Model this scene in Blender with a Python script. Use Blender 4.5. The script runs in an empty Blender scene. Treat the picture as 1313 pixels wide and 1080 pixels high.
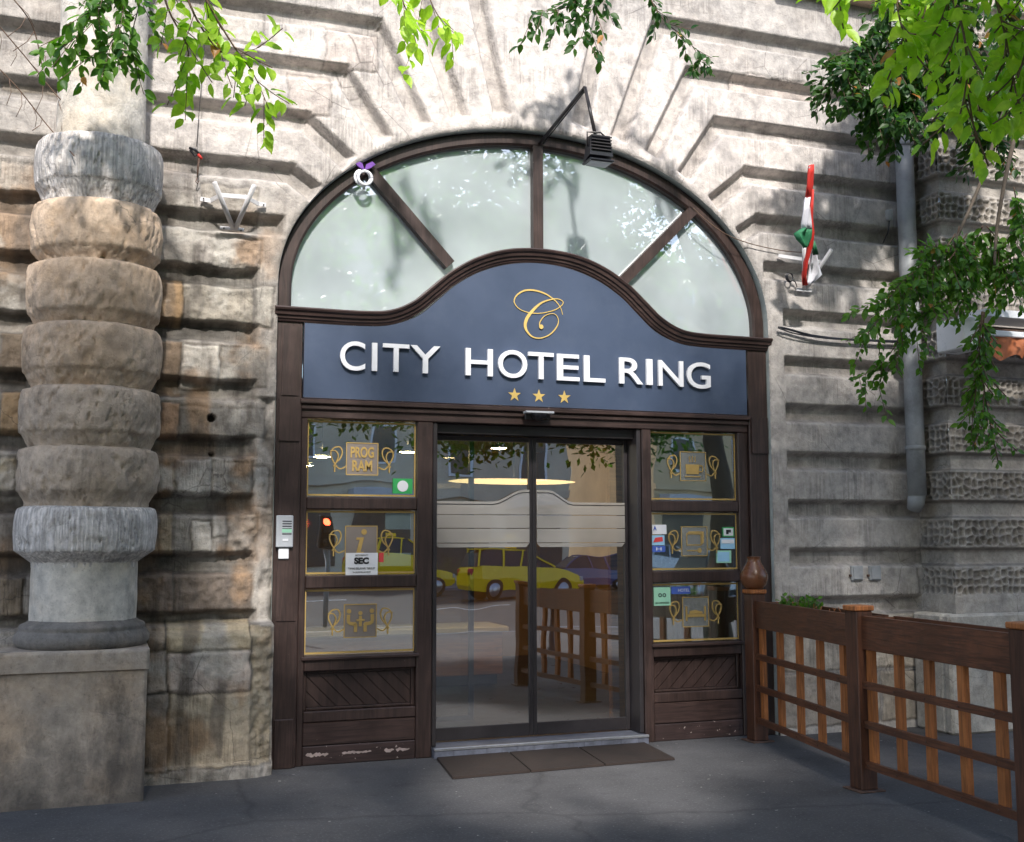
import bpy, math, random
import numpy as np
from mathutils import Vector, Matrix
random.seed(7); RNG = np.random.RandomState(11)
C = bpy.context.scene.collection
R = math.radians
def rnd(a): return random.uniform(-a, a)
# ---------------------------------------------------------------- camera constants (solved from the facade)
FPX = 1451.9; CAMP = Vector((0, -8.231, 1.6))
yaw, pitch, roll = R(19.758), R(5.912), R(-0.1026)
FW = Vector((math.sin(yaw)*math.cos(pitch), math.cos(yaw)*math.cos(pitch), math.sin(pitch)))
r0 = Vector((math.cos(yaw), -math.sin(yaw), 0)); u0 = r0.cross(FW)
RT = math.cos(roll)*r0 + math.sin(roll)*u0; UP = math.cos(roll)*u0 - math.sin(roll)*r0
def ray(x, y): return FW + RT*((x-656.5)/FPX) - UP*((y-540)/FPX)
def P(x, y, Y=0.0):                       # where the sight line of a measured point meets the plane at depth Y
    d = ray(x, y); return CAMP + d*((Y-CAMP.y)/d.y)
def PW(x, y, w): return CAMP + ray(x, y)*w
def XZ(x, y, Y=0.0): p = P(x, y, Y); return (p.x, p.z)

# ---------------------------------------------------------------- mesh helpers
class MB:
    def __init__(s): s.v = []; s.f = []; s.sm = []
    def add(s, vs, fs, smooth=False):
        n = len(s.v); s.v += [tuple(v) for v in vs]
        for f in fs: s.f.append(tuple(i+n for i in f)); s.sm.append(smooth)
        return s
    def box(s, x0, x1, y0, y1, z0, z1, b=0.0):
        if b <= 0 or min(x1-x0, y1-y0, z1-z0) < 2.5*b:
            vs = [(x, y, z) for x in (x0, x1) for y in (y0, y1) for z in (z0, z1)]
            return s.add(vs, [(0,1,3,2),(4,6,7,5),(0,4,5,1),(2,3,7,6),(0,2,6,4),(1,5,7,3)])
        # chamfered box
        vs = []; idx = {}
        for i, x in enumerate((x0, x1)):
            for j, y in enumerate((y0, y1)):
                for k, z in enumerate((z0, z1)):
                    sx, sy, sz = (1, -1)[i], (1, -1)[j], (1, -1)[k]
                    for a in range(3):
                        p = [x+sx*b, y+sy*b, z+sz*b]; p[a] = (x, y, z)[a]
                        idx[(i, j, k, a)] = len(vs); vs.append(p)
        fs = []
        for a in range(3):
            for e in (0, 1):
                o = [q for q in range(3) if q != a]; loop = []
                for (m, n) in ((0,0),(1,0),(1,1),(0,1)):
                    c = [0, 0, 0]; c[a] = e; c[o[0]] = m; c[o[1]] = n
                    loop.append(idx[(c[0], c[1], c[2], a)])
                if (e == 1) != (a != 1): loop.reverse()
                fs.append(loop)
        for a in range(3):
            o = [q for q in range(3) if q != a]
            for m in (0, 1):
                for n in (0, 1):
                    c0 = [0,0,0]; c0[a] = 0; c0[o[0]] = m; c0[o[1]] = n; c1 = list(c0); c1[a] = 1
                    fs.append([idx[(*c0, o[0])], idx[(*c1, o[0])], idx[(*c1, o[1])], idx[(*c0, o[1])]])
        for c in [(i,j,k) for i in (0,1) for j in (0,1) for k in (0,1)]:
            fs.append([idx[(*c, 0)], idx[(*c, 1)], idx[(*c, 2)]])
        return s.add(vs, fs)
    def bar(s, a, b, w, h, up=(0, 0, 1)):      # rectangular bar a->b, w across, h along up
        a, b, up = Vector(a), Vector(b), Vector(up); d = (b-a).normalized()
        sd = d.cross(up).normalized(); u = sd.cross(d).normalized()
        vs = [p + sd*(w/2*i) + u*(h/2*j) for p in (a, b) for i in (-1, 1) for j in (-1, 1)]
        return s.add(vs, [(0,1,3,2),(4,6,7,5),(0,4,5,1),(2,3,7,6),(0,2,6,4),(1,5,7,3)])
    def tube(s, pts, r, n=8, cap=True):
        pts = [Vector(p) for p in pts]
        rs = r if isinstance(r, (list, tuple)) else [r]*len(pts)
        vs = []; nrm = None
        for i, p in enumerate(pts):
            t = (pts[min(i+1, len(pts)-1)] - pts[max(i-1, 0)])
            if t.length < 1e-9: t = Vector((0, 0, 1))
            t.normalize()
            if nrm is None:
                nrm = t.orthogonal().normalized()
            else:
                nrm = nrm - t*nrm.dot(t)
                nrm = nrm.normalized() if nrm.length > 1e-6 else t.orthogonal().normalized()
            bn = t.cross(nrm)
            for k in range(n):
                a = 2*math.pi*k/n; vs.append(p + (nrm*math.cos(a) + bn*math.sin(a))*rs[i])
        fs = []
        for i in range(len(pts)-1):
            for k in range(n):
                fs.append((i*n+k, i*n+(k+1)%n, (i+1)*n+(k+1)%n, (i+1)*n+k))
        if cap: fs += [tuple(range(n))[::-1], tuple((len(pts)-1)*n+k for k in range(n))]
        return s.add(vs, fs, True)
    def lathe(s, prof, cx=0, cy=0, n=48, a0=0, a1=2*math.pi, jit=None):
        vs = []; full = abs(a1-a0-2*math.pi) < 1e-6; m = n if full else n+1
        for (r, z) in prof:
            for k in range(m):
                a = a0 + (a1-a0)*k/n
                rr, zz = r, z
                if jit: rr, zz = jit(r, z, a)
                vs.append((cx+rr*math.cos(a), cy+rr*math.sin(a), zz))
        fs = []
        for i in range(len(prof)-1):
            for k in range(n if full else n):
                k2 = (k+1) % m
                fs.append((i*m+k, i*m+k2, (i+1)*m+k2, (i+1)*m+k))
        return s.add(vs, fs, True)
    def prism(s, pts, y0, y1):                 # polygon given as (x, z), extruded from y0 to y1
        n = len(pts)
        vs = [(x, y0, z) for x, z in pts] + [(x, y1, z) for x, z in pts]
        fs = [tuple(range(n)), tuple(range(2*n-1, n-1, -1))] + [(i, n+i, n+(i+1)%n, (i+1)%n) for i in range(n)]
        return s.add(vs, fs)
    def ribbon(s, pts, w, y0, y1, closed=False, drift=0.0):   # flat line of width w in the x-z plane
        n = len(pts); ws = w if isinstance(w, (list, tuple)) else [w]*n
        L = []; Rr = []
        for i in range(n):
            a = pts[(i-1) % n] if closed else pts[max(i-1, 0)]; b = pts[(i+1) % n] if closed else pts[min(i+1, n-1)]
            dx, dz = b[0]-a[0], b[1]-a[1]; l = math.hypot(dx, dz) or 1; nx, nz = -dz/l, dx/l
            L.append((pts[i][0]+nx*ws[i]/2, pts[i][1]+nz*ws[i]/2)); Rr.append((pts[i][0]-nx*ws[i]/2, pts[i][1]-nz*ws[i]/2))
        vs = []
        for i in range(n):
            e = drift*i/max(n-1, 1)
            vs += [(L[i][0], y0-e, L[i][1]), (Rr[i][0], y0-e, Rr[i][1]), (Rr[i][0], y1-e, Rr[i][1]), (L[i][0], y1-e, L[i][1])]
        fs = []
        for i in range(n if closed else n-1):
            a, b = 4*i, 4*((i+1) % n)
            for k in range(4): fs.append((a+k, b+k, b+(k+1)%4, a+(k+1)%4))
        if not closed: fs += [(0,1,2,3), (4*n-1, 4*n-2, 4*n-3, 4*n-4)]
        return s.add(vs, fs)
    def sweep(s, path, prof, closed=False):    # path in (x,z); prof list of (offset along normal, y)
        n = len(path); m = len(prof); vs = []
        for i in range(n):
            a = path[max(i-1, 0)]; b = path[min(i+1, n-1)]
            dx, dz = b[0]-a[0], b[1]-a[1]; l = math.hypot(dx, dz) or 1; nx, nz = -dz/l, dx/l
            for (o, y) in prof: vs.append((path[i][0]+nx*o, y, path[i][1]+nz*o))
        fs = []
        for i in range(n-1):
            for k in range(m-1): fs.append((i*m+k, (i+1)*m+k, (i+1)*m+k+1, i*m+k+1))
        fs += [tuple(range(m)), tuple((n-1)*m+k for k in range(m))[::-1]]
        return s.add(vs, fs)
    def build(s, name, mat, parent=None):
        me = bpy.data.meshes.new(name); me.from_pydata(s.v, [], s.f)
        me.polygons.foreach_set('use_smooth', s.sm)
        me.materials.append(mat); me.update()
        import bmesh
        bm = bmesh.new(); bm.from_mesh(me); bmesh.ops.recalc_face_normals(bm, faces=bm.faces); bm.to_mesh(me); bm.free()
        o = bpy.data.objects.new(name, me); C.objects.link(o)
        if parent: attach(o, parent)
        return o
def attach(o, parent):
    o.parent = parent
    o.matrix_parent_inverse = Matrix.Identity(4)
    # meshes are written in world coordinates: undo the offset of the thing's base
    base = Vector((0, 0, 0)); p = parent
    while p: base += p.location; p = p.parent
    if o.type == 'MESH' and o.location.length == 0 and base.length > 0:
        o.data.transform(Matrix.Translation(-base))
def tag(o, label, cat, group=None):
    o['label'] = label; o['category'] = cat
    if group: o['group'] = group
    return o
def thing(name, label, cat, loc=(0, 0, 0), group=None):
    o = bpy.data.objects.new(name, None); C.objects.link(o); o.location = loc; o.empty_display_size = 0.1
    return tag(o, label, cat, group)
def struct(o): o['kind'] = 'structure'; return o
def copy_tree(o, parent=None):
    c = o.copy(); C.objects.link(c)
    if parent: c.parent = parent
    for ch in list(o.children): copy_tree(ch, c)
    return c
def smooth_path(pts, k=6):
    out = []; n = len(pts)
    for i in range(n-1):
        p0 = pts[max(i-1, 0)]; p1 = pts[i]; p2 = pts[i+1]; p3 = pts[min(i+2, n-1)]
        for j in range(k):
            t = j/k
            out.append(tuple(0.5*((2*b)+(c-a)*t+(2*a-5*b+4*c-d)*t*t+(-a+3*b-3*c+d)*t**3) for a, b, c, d in zip(p0, p1, p2, p3)))
    out.append(tuple(pts[-1])); return out

# ---------------------------------------------------------------- numpy noise
_T = RNG.rand(256, 256)
def vnoise(x, y):
    xi = np.floor(x).astype(int); yi = np.floor(y).astype(int); fx = x-xi; fy = y-yi
    fx = fx*fx*(3-2*fx); fy = fy*fy*(3-2*fy)
    g = lambda a, b: _T[a % 256, b % 256]
    return (g(xi, yi)*(1-fx)+g(xi+1, yi)*fx)*(1-fy)+(g(xi, yi+1)*(1-fx)+g(xi+1, yi+1)*fx)*fy
def fbm(x, y, o=4):
    s = 0; a = .5; t = 0
    for i in range(o): s = s+a*vnoise(x*2**i+17*i, y*2**i+31*i); t += a; a *= .5
    return s/t

# ---------------------------------------------------------------- materials
def newmat(name):
    m = bpy.data.materials.new(name); m.use_nodes = True; nt = m.node_tree; nt.nodes.clear()
    out = nt.nodes.new('ShaderNodeOutputMaterial'); return m, nt, out
def N(nt, t, **kw):
    n = nt.nodes.new(t)
    for k, v in kw.items():
        if k.startswith('i_'):
            key = k[2:]; n.inputs[int(key) if key.isdigit() else key.replace('_', ' ')].default_value = v
        else: setattr(n, k, v)
    return n
def mixc(nt, fac, a, b, mode='MIX'):
    n = nt.nodes.new('ShaderNodeMix'); n.data_type = 'RGBA'; n.blend_type = mode
    for s, v in ((0, fac), (6, a), (7, b)):
        if hasattr(v, 'is_linked'): nt.links.new(v, n.inputs[s])
        elif s == 0: n.inputs[0].default_value = v
        else: n.inputs[s].default_value = (*v, 1) if len(v) == 3 else v
    return n.outputs[2]
def ramp(nt, src, a, b, ca=(0,0,0,1), cb=(1,1,1,1)):
    n = nt.nodes.new('ShaderNodeValToRGB'); n.color_ramp.elements[0].position = a; n.color_ramp.elements[1].position = b
    n.color_ramp.elements[0].color = ca; n.color_ramp.elements[1].color = cb
    nt.links.new(src, n.inputs[0]); return n.outputs[0]
def coords(nt, scale=(1, 1, 1), rot=(0, 0, 0), world=True):
    if world: src = nt.nodes.new('ShaderNodeNewGeometry').outputs['Position']
    else: src = nt.nodes.new('ShaderNodeTexCoord').outputs['Object']
    mp = N(nt, 'ShaderNodeMapping'); mp.inputs['Scale'].default_value = scale; mp.inputs['Rotation'].default_value = rot
    nt.links.new(src, mp.inputs[0]); return mp.outputs[0]
def noise(nt, vec, scale, detail=4, rough=.55, dist=0):
    n = N(nt, 'ShaderNodeTexNoise', i_Scale=scale, i_Detail=detail, i_Roughness=rough, i_Distortion=dist)
    nt.links.new(vec, n.inputs['Vector']); return n.outputs['Fac']
def bump(nt, h, strength, dist, prev=None):
    b = N(nt, 'ShaderNodeBump', i_Strength=strength, i_Distance=dist); nt.links.new(h, b.inputs['Height'])
    if prev: nt.links.new(prev, b.inputs['Normal'])
    return b.outputs['Normal']
def stone(name, base, attr=False, flute=.5, pits=.6, stain=.6, dark=(.05, .042, .038), warm=(.36, .25, .15), warmf=.25, splash=False):
    m, nt, out = newmat(name); b = N(nt, 'ShaderNodeBsdfPrincipled', i_Roughness=.9)
    v = coords(nt)
    if attr:
        a = N(nt, 'ShaderNodeVertexColor', layer_name='tone'); col = a.outputs['Color']
    else:
        rgb = N(nt, 'ShaderNodeRGB'); rgb.outputs[0].default_value = (*base, 1); col = rgb.outputs[0]
    n1 = noise(nt, v, 2.2, 6, .62); n2 = noise(nt, v, 9, 6, .7); n3 = noise(nt, v, 60, 3, .6)
    col = mixc(nt, ramp(nt, n1, .48, .66, (0,0,0,1), (warmf,)*3+(1,)), col, warm)
    vs = coords(nt, (1, 1, .35)); ns = noise(nt, vs, 5, 7, .72)
    col = mixc(nt, ramp(nt, ns, .52, .78, (0,0,0,1), (stain,)*3+(1,)), col, dark)
    col = mixc(nt, ramp(nt, n2, .34, .68), mixc(nt, 1.0, col, (.66, .65, .64), 'MULTIPLY'), mixc(nt, 1.0, col, (1.18, 1.15, 1.11), 'MULTIPLY'))
    col = mixc(nt, ramp(nt, n3, .28, .40, (.55,)*3+(1,), (0,0,0,1)), col, mixc(nt, 1.0, col, (.5, .47, .44), 'MULTIPLY'))
    if splash:          # grimy tide marks left by splashed street water
        sx = N(nt, 'ShaderNodeSeparateXYZ'); nt.links.new(v, sx.inputs[0])
        ma_ = N(nt, 'ShaderNodeMath', operation='MULTIPLY_ADD'); nt.links.new(sx.outputs[2], ma_.inputs[0]); ma_.inputs[1].default_value = -.55; nt.links.new(noise(nt, coords(nt, (1, 1, .6)), 3.6, 8, .68), ma_.inputs[2])
        col = mixc(nt, ramp(nt, ma_.outputs[0], .18, .52, (0,0,0,1), (.8,)*3+(1,)), col, (.055, .05, .048))
    vf = coords(nt, (62, 62, 2.4)); nf = noise(nt, vf, 1.0, 2, .5)
    msk = ramp(nt, noise(nt, v, 2.9, 3), (.42 if flute < 1 else .0), (.6 if flute < 1 else .3))
    mul = N(nt, 'ShaderNodeMath', operation='MULTIPLY'); nt.links.new(nf, mul.inputs[0]); nt.links.new(msk, mul.inputs[1])
    col = mixc(nt, ramp(nt, mul.outputs[0], .36, .62, (0,0,0,1), (.42*flute,)*3+(1,)), col, dark)
    # fine cracks
    vd = N(nt, 'ShaderNodeTexVoronoi', feature='DISTANCE_TO_EDGE', i_Scale=1.9)
    wob = mixc(nt, .12, v, N(nt, 'ShaderNodeTexNoise', i_Scale=4.0, i_Detail=5.0).outputs['Color'], 'LINEAR_LIGHT')
    nt.links.new(wob, vd.inputs['Vector'])
    ck = ramp(nt, vd.outputs['Distance'], .0, .008, (.6,)*3+(1,), (0,0,0,1))
    ckm = N(nt, 'ShaderNodeMath', operation='MULTIPLY'); nt.links.new(ck, ckm.inputs[0]); nt.links.new(ramp(nt, noise(nt, v, 1.3, 2), .5, .62), ckm.inputs[1])
    col = mixc(nt, ckm.outputs[0], col, dark)
    nt.links.new(col, b.inputs['Base Color'])
    nn = bump(nt, mul.outputs[0], flute, .012)
    nn = bump(nt, n3, pits, .005, nn); nn = bump(nt, n2, .7, .02, nn)
    nt.links.new(nn, b.inputs['Normal']); nt.links.new(b.outputs[0], out.inputs[0]); return m
def paint(name, base, rough=.5, var=.25, scale=6, bumpk=.15, metallic=0, grime=None, chips=None, grain=False, spec=.5):
    m, nt, out = newmat(name); b = N(nt, 'ShaderNodeBsdfPrincipled', i_Roughness=rough, i_Metallic=metallic)
    b.inputs['Specular IOR Level'].default_value = spec
    v = coords(nt, world=True); n1 = noise(nt, v, scale, 6, .65); n2 = noise(nt, v, scale*9, 3)
    lo = tuple(c*(1-var) for c in base); hi = tuple(min(1, c*(1+var)) for c in base)
    col = mixc(nt, ramp(nt, n1, .3, .7), lo, hi)
    if grain:
        vg = coords(nt, grain); ng = noise(nt, vg, 1, 5, .6, 1.2)
        col = mixc(nt, ramp(nt, ng, .42, .62, (0,0,0,1), (.75,)*3+(1,)), col, tuple(c*.4 for c in base))
        n2 = ng
    if grime: col = mixc(nt, ramp(nt, noise(nt, v, 3.1, 8, .75), .5, .75, (0,0,0,1), (.7,)*3+(1,)), col, grime)
    if chips:
        cc, lo_, hi_ = chips
        col = mixc(nt, ramp(nt, noise(nt, v, 26, 5, .6), lo_, hi_), col, cc)
    nt.links.new(col, b.inputs['Base Color'])
    rr = N(nt, 'ShaderNodeMapRange', i_3=max(.05, rough-.12), i_4=min(1, rough+.15)); nt.links.new(n1, rr.inputs[0]); nt.links.new(rr.outputs[0], b.inputs['Roughness'])
    nt.links.new(bump(nt, n2, bumpk, .004), b.inputs['Normal']); nt.links.new(b.outputs[0], out.inputs[0]); return m
def glass(name, refl, tint=(.9, .95, .93), milk=0, milkcol=(.7, .78, .76), rough=.0):
    m, nt, out = newmat(name)
    tr = N(nt, 'ShaderNodeBsdfTransparent'); tr.inputs[0].default_value = (*tint, 1)
    gl = N(nt, 'ShaderNodeBsdfGlossy', i_Roughness=rough); gl.inputs[0].default_value = (.95, .97, 1, 1)
    v = coords(nt); nt.links.new(bump(nt, noise(nt, v, 1.1, 2), .12, .02), gl.inputs['Normal'])
    src = tr.outputs[0]
    if milk:
        df = N(nt, 'ShaderNodeBsdfDiffuse'); df.inputs[0].default_value = (*milkcol, 1)
        mx = N(nt, 'ShaderNodeMixShader', i_0=milk); nt.links.new(src, mx.inputs[1]); nt.links.new(df.outputs[0], mx.inputs[2]); src = mx.outputs[0]
        f = ramp(nt, noise(nt, v, 1.6, 3, .5), .25, .8, (milk*.75,)*3+(1,), (min(1, milk*1.2),)*3+(1,)); nt.links.new(f, mx.inputs[0])
    mg = N(nt, 'ShaderNodeMixShader', i_0=refl); nt.links.new(src, mg.inputs[1]); nt.links.new(gl.outputs[0], mg.inputs[2])
    nt.links.new(mg.outputs[0], out.inputs[0]); return m
def emit(name, col, s):
    m, nt, out = newmat(name); e = N(nt, 'ShaderNodeEmission', i_Strength=s); e.inputs[0].default_value = (*col, 1)
    nt.links.new(e.outputs[0], out.inputs[0]); return m
def leafmat(name, a, b):
    m, nt, out = newmat(name)
    g = N(nt, 'ShaderNodeNewGeometry'); col = mixc(nt, g.outputs['Random Per Island'], a, b)
    col = mixc(nt, ramp(nt, noise(nt, coords(nt), 34, 4, .6), .35, .7), mixc(nt, 1.0, col, (.72, .78, .7), 'MULTIPLY'), mixc(nt, 1.0, col, (1.15, 1.1, 1.0), 'MULTIPLY'))
    d = N(nt, 'ShaderNodeBsdfPrincipled', i_Roughness=.42); t = N(nt, 'ShaderNodeBsdfTranslucent')
    nt.links.new(col, d.inputs['Base Color']); nt.links.new(mixc(nt, 1.0, col, (1.3, 1.5, .6), 'MULTIPLY'), t.inputs[0])
    mx = N(nt, 'ShaderNodeMixShader', i_0=.48); nt.links.new(d.outputs[0], mx.inputs[1]); nt.links.new(t.outputs[0], mx.inputs[2])
    nt.links.new(mx.outputs[0], out.inputs[0]); return m

M = {}
M['wall'] = stone('wall_stone', (1, 1, 1), attr=True, flute=.7, pits=.7, stain=.45, warmf=.10)
M['pier'] = stone('pier_stone', (.36, .335, .30), attr=True, flute=.1, pits=.6, stain=.45, warmf=.15)
M['drum_ochre'] = stone('drum_ochre_stone', (.58, .455, .345), flute=.15, stain=.6, warm=(.42, .28, .16), warmf=.6)
M['drum_grey'] = stone('drum_grey_stone', (.50, .415, .335), flute=.5, stain=.7, warmf=.4)
M['drum_pale'] = stone('drum_pale_stone', (.80, .77, .75), flute=1.05, stain=.45, warmf=.12)
M['shaft'] = stone('shaft_stone', (.64, .615, .57), flute=.1, stain=.6, warm=(.45, .3, .12), warmf=.3)
M['plinth'] = stone('plinth_stone', (.42, .365, .31), flute=.0, stain=.95, warmf=.45, splash=True)
M['reveal'] = paint('reveal_plaster', (.42, .46, .44), .85, .2, 5, .3, grime=(.2, .2, .18))
M['wood'] = paint('brown_painted_wood', (.046, .027, .023), .42, .3, 5, .25, chips=((.33, .27, .25), .735, .76), grain=(40, 40, 2.2))
M['woodh'] = paint('brown_painted_rail', (.050, .029, .025), .42, .3, 5, .25, chips=((.33, .27, .25), .735, .76), grain=(2.2, 40, 40))
M['woodchip'] = paint('flaking_brown_board', (.045, .026, .024), .5, .3, 5, .3, chips=((.42, .34, .31), .66, .68), grain=(2.2, 40, 40))
M['board'] = paint('blue_sign_panel', (.054, .076, .128), .38, .12, 1.6, .05, grime=(.075, .098, .15))
M['flake'] = paint('bare_pinkish_wood', (.34, .27, .25), .8, .35, 30, .3)
M['white'] = paint('white_acrylic', (.82, .83, .86), .3, .03, 3, .02)
M['gold'] = paint('gold_foil', (.62, .44, .14), .35, .12, 8, .05)
M['golddull'] = paint('dull_gold_film', (.42, .28, .085), .5, .12, 8, .05)
M['taupe'] = paint('taupe_film', (.20, .17, .15), .5, .08, 4, .05)
M['fan'] = glass('fanlight_milky_glass', .36, (.96, 1, 1), .58, (.86, .96, 1.0), .0)
M['fanback'] = paint('pale_recess_paint', (.86, .90, .88), .8, .04, 2, .05)
M['fansoff'] = paint('teal_recess_paint', (.50, .62, .63), .8, .08, 2, .05)
M['pane'] = glass('window_glass', .36, (.85, .9, .88))
M['door'] = glass('door_glass', .42, (.72, .78, .78))
M['frost'] = glass('etched_band', .12, (.75, .75, .75), .66, (.50, .47, .43))
M['dark'] = paint('dark_aluminium', (.03, .026, .028), .35, .2, 5, .05)
M['black'] = paint('black_plastic', (.012, .013, .018), .35, .2, 8, .1)
M['steel'] = paint('brushed_steel', (.55, .56, .58), .35, .1, 30, .05, metallic=.8)
M['silver'] = paint('silver_plastic', (.42, .44, .47), .4, .06, 6, .05)
M['whitemetal'] = paint('white_painted_metal', (.62, .61, .62), .45, .1, 8, .1, grime=(.3, .28, .26))
M['pipe'] = paint('grey_zinc_pipe', (.30, .31, .32), .5, .22, 4, .2, grime=(.12, .12, .12))
M['asphalt'] = None
M['fence'] = paint('dark_red_brown_timber', (.13, .048, .022), .5, .4, 3, .5, grime=(.03, .018, .012), grain=(9, 3, 45))
M['post'] = paint('dark_post_timber', (.085, .033, .017), .5, .3, 3, .4, grain=(45, 45, 3))
M['slat'] = paint('orange_brown_timber', (.42, .145, .04), .55, .3, 3, .4, grain=(45, 45, 3))  # orange glow of the backlit slats put into the timber colour
M['copper'] = paint('brown_glazed_clay', (.13, .05, .022), .25, .4, 5, .1)
M['soil'] = paint('dark_soil', (.03, .022, .016), .95, .4, 30, .8)
M['mat'] = paint('brown_rubber_mat', (.020, .012, .009), .9, .3, 5, .5, grime=(.02, .012, .01))
M['tile'] = paint('grey_stone_tile', (.12, .13, .165), .4, .3, 7, .1)
M['red'] = paint('red_cloth', (.62, .04, .03), .7, .1, 8, .2)
M['clothwhite'] = paint('white_cloth', (.66, .66, .72), .7, .06, 8, .2)
M['green'] = paint('green_cloth', (.02, .16, .07), .7, .2, 8, .2)
M['orange'] = paint('orange_awning_fabric', (.50, .15, .05), .6, .25, 6, .3)
M['purple'] = paint('purple_plastic', (.16, .06, .32), .3, .2, 8, .1)
M['rust'] = paint('rusty_iron', (.09, .05, .035), .7, .4, 20, .3)
M['bark'] = paint('grey_bark', (.10, .08, .06), .9, .4, 14, .8)
M['twig'] = paint('brown_twig', (.12, .075, .05), .8, .3, 14, .4)
M['leaf_bright'] = leafmat('sunlit_leaf', (.34, .58, .035), (.52, .72, .09))  # brightness of sunlit leaves put into the leaf colour
M['leaf_mid'] = leafmat('mid_leaf', (.05, .15, .02), (.14, .30, .035))
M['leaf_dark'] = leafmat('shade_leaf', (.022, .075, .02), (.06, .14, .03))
M['leaf_dry'] = leafmat('dry_leaf', (.45, .16, .05), (.55, .28, .1))
M['sticker'] = paint('white_sticker', (.72, .73, .76), .4, .04, 8, .02)
M['stkgreen'] = paint('green_sticker', (.04, .35, .10), .4, .05, 8, .02)
M['stkmint'] = paint('mint_sticker', (.32, .62, .45), .4, .05, 8, .02)
M['stkblue'] = paint('blue_sticker', (.06, .12, .45), .4, .05, 8, .02)
M['stksky'] = paint('sky_blue_sticker', (.30, .55, .75), .4, .05, 8, .02)
M['stkred'] = paint('red_sticker', (.65, .06, .06), .4, .05, 8, .02)
M['ink'] = paint('black_ink', (.01, .01, .012), .5, .05, 8, .02)
M['taxi'] = paint('yellow_car_paint', (.92, .62, .012), .22, .04, 3, .01)
M['carblue'] = paint('dark_blue_car_paint', (.05, .09, .22), .2, .1, 3, .01)
M['carsilver'] = paint('silver_car_paint', (.42, .45, .50), .25, .05, 3, .01, metallic=.4)
M['carglass'] = paint('dark_car_glass', (.03, .035, .04), .08, .1, 3, .01)
M['rubber'] = paint('black_rubber', (.015, .015, .015), .8, .2, 9, .1)
M['tan'] = paint('tan_lobby_paint', (.46, .30, .15), .7, .1, 2, .05)
M['cream'] = paint('cream_lobby_paint', (.62, .60, .53), .7, .06, 2, .05)
M['lobfloor'] = paint('dark_lobby_floor', (.03, .034, .03), .3, .2, 3, .05)
M['orangewood'] = paint('orange_veneer', (.34, .16, .045), .4, .15, 3, .1, grain=(2, 20, 30))
M['render_a'] = paint('beige_house_render', (.62, .54, .42), .85, .15, .6, .2)
M['render_b'] = paint('ochre_house_render', (.66, .50, .30), .85, .15, .6, .2)
M['shopdark'] = paint('dark_shopfront', (.05, .045, .045), .3, .2, 1, .05)
M['awnwhite'] = paint('white_awning_cloth', (.6, .6, .62), .8, .08, 2, .1)
M['lamp'] = emit('lamp_glow', (1, .64, .30), 85)
M['lampring'] = emit('lamp_ring_glow', (1, .62, .26), 1.6)
M['redlamp'] = emit('red_signal_glow', (1, .05, .02), 12)
M['radiator'] = paint('white_radiator_enamel', (.72, .70, .62), .4, .05, 3, .02)

def asphalt(name, base, cracks=True):
    m, nt, out = newmat(name); b = N(nt, 'ShaderNodeBsdfPrincipled', i_Roughness=.75); b.inputs['Specular IOR Level'].default_value = .2
    v = coords(nt); n1 = noise(nt, v, .8, 7, .65); n2 = noise(nt, v, 55, 4, .7); n3 = noise(nt, v, 4.5, 8, .75)
    col = mixc(nt, ramp(nt, n1, .3, .7), tuple(c*.75 for c in base), tuple(c*1.3 for c in base))
    col = mixc(nt, ramp(nt, n3, .55, .72, (0,0,0,1), (.5,)*3+(1,)), col, tuple(c*.45 for c in base))
    col = mixc(nt, ramp(nt, n2, .55, .70, (0,0,0,1), (.75,)*3+(1,)), col, tuple(c*2.3 for c in base))
    n5 = noise(nt, v, 17, 2, .5)
    col = mixc(nt, ramp(nt, n5, .73, .745), col, (.30, .29, .27))
    h = n2
    if cracks:
        vd = N(nt, 'ShaderNodeTexVoronoi', feature='DISTANCE_TO_EDGE', i_Scale=.23)
        nz = N(nt, 'ShaderNodeTexNoise', i_Scale=3.0, i_Detail=6.0); nt.links.new(v, nz.inputs['Vector'])
        nt.links.new(mixc(nt, .10, v, nz.outputs['Color'], 'LINEAR_LIGHT'), vd.inputs['Vector'])
        ck = ramp(nt, vd.outputs['Distance'], .001, .0055, (.32,)*3+(1,), (0,0,0,1))
        col = mixc(nt, ck, col, (.015, .015, .017))
    nt.links.new(col, b.inputs['Base Color'])
    rr = N(nt, 'ShaderNodeMapRange', i_3=.65, i_4=.95); nt.links.new(n3, rr.inputs[0]); nt.links.new(rr.outputs[0], b.inputs['Roughness'])
    nn = bump(nt, n2, .5, .004); nn = bump(nt, n3, .4, .01, nn); nt.links.new(nn, b.inputs['Normal'])
    nt.links.new(b.outputs[0], out.inputs[0]); return m
M['asphalt'] = asphalt('worn_dark_asphalt', (.080, .079, .082))
M['road'] = asphalt('road_asphalt', (.035, .035, .038), False)

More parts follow.
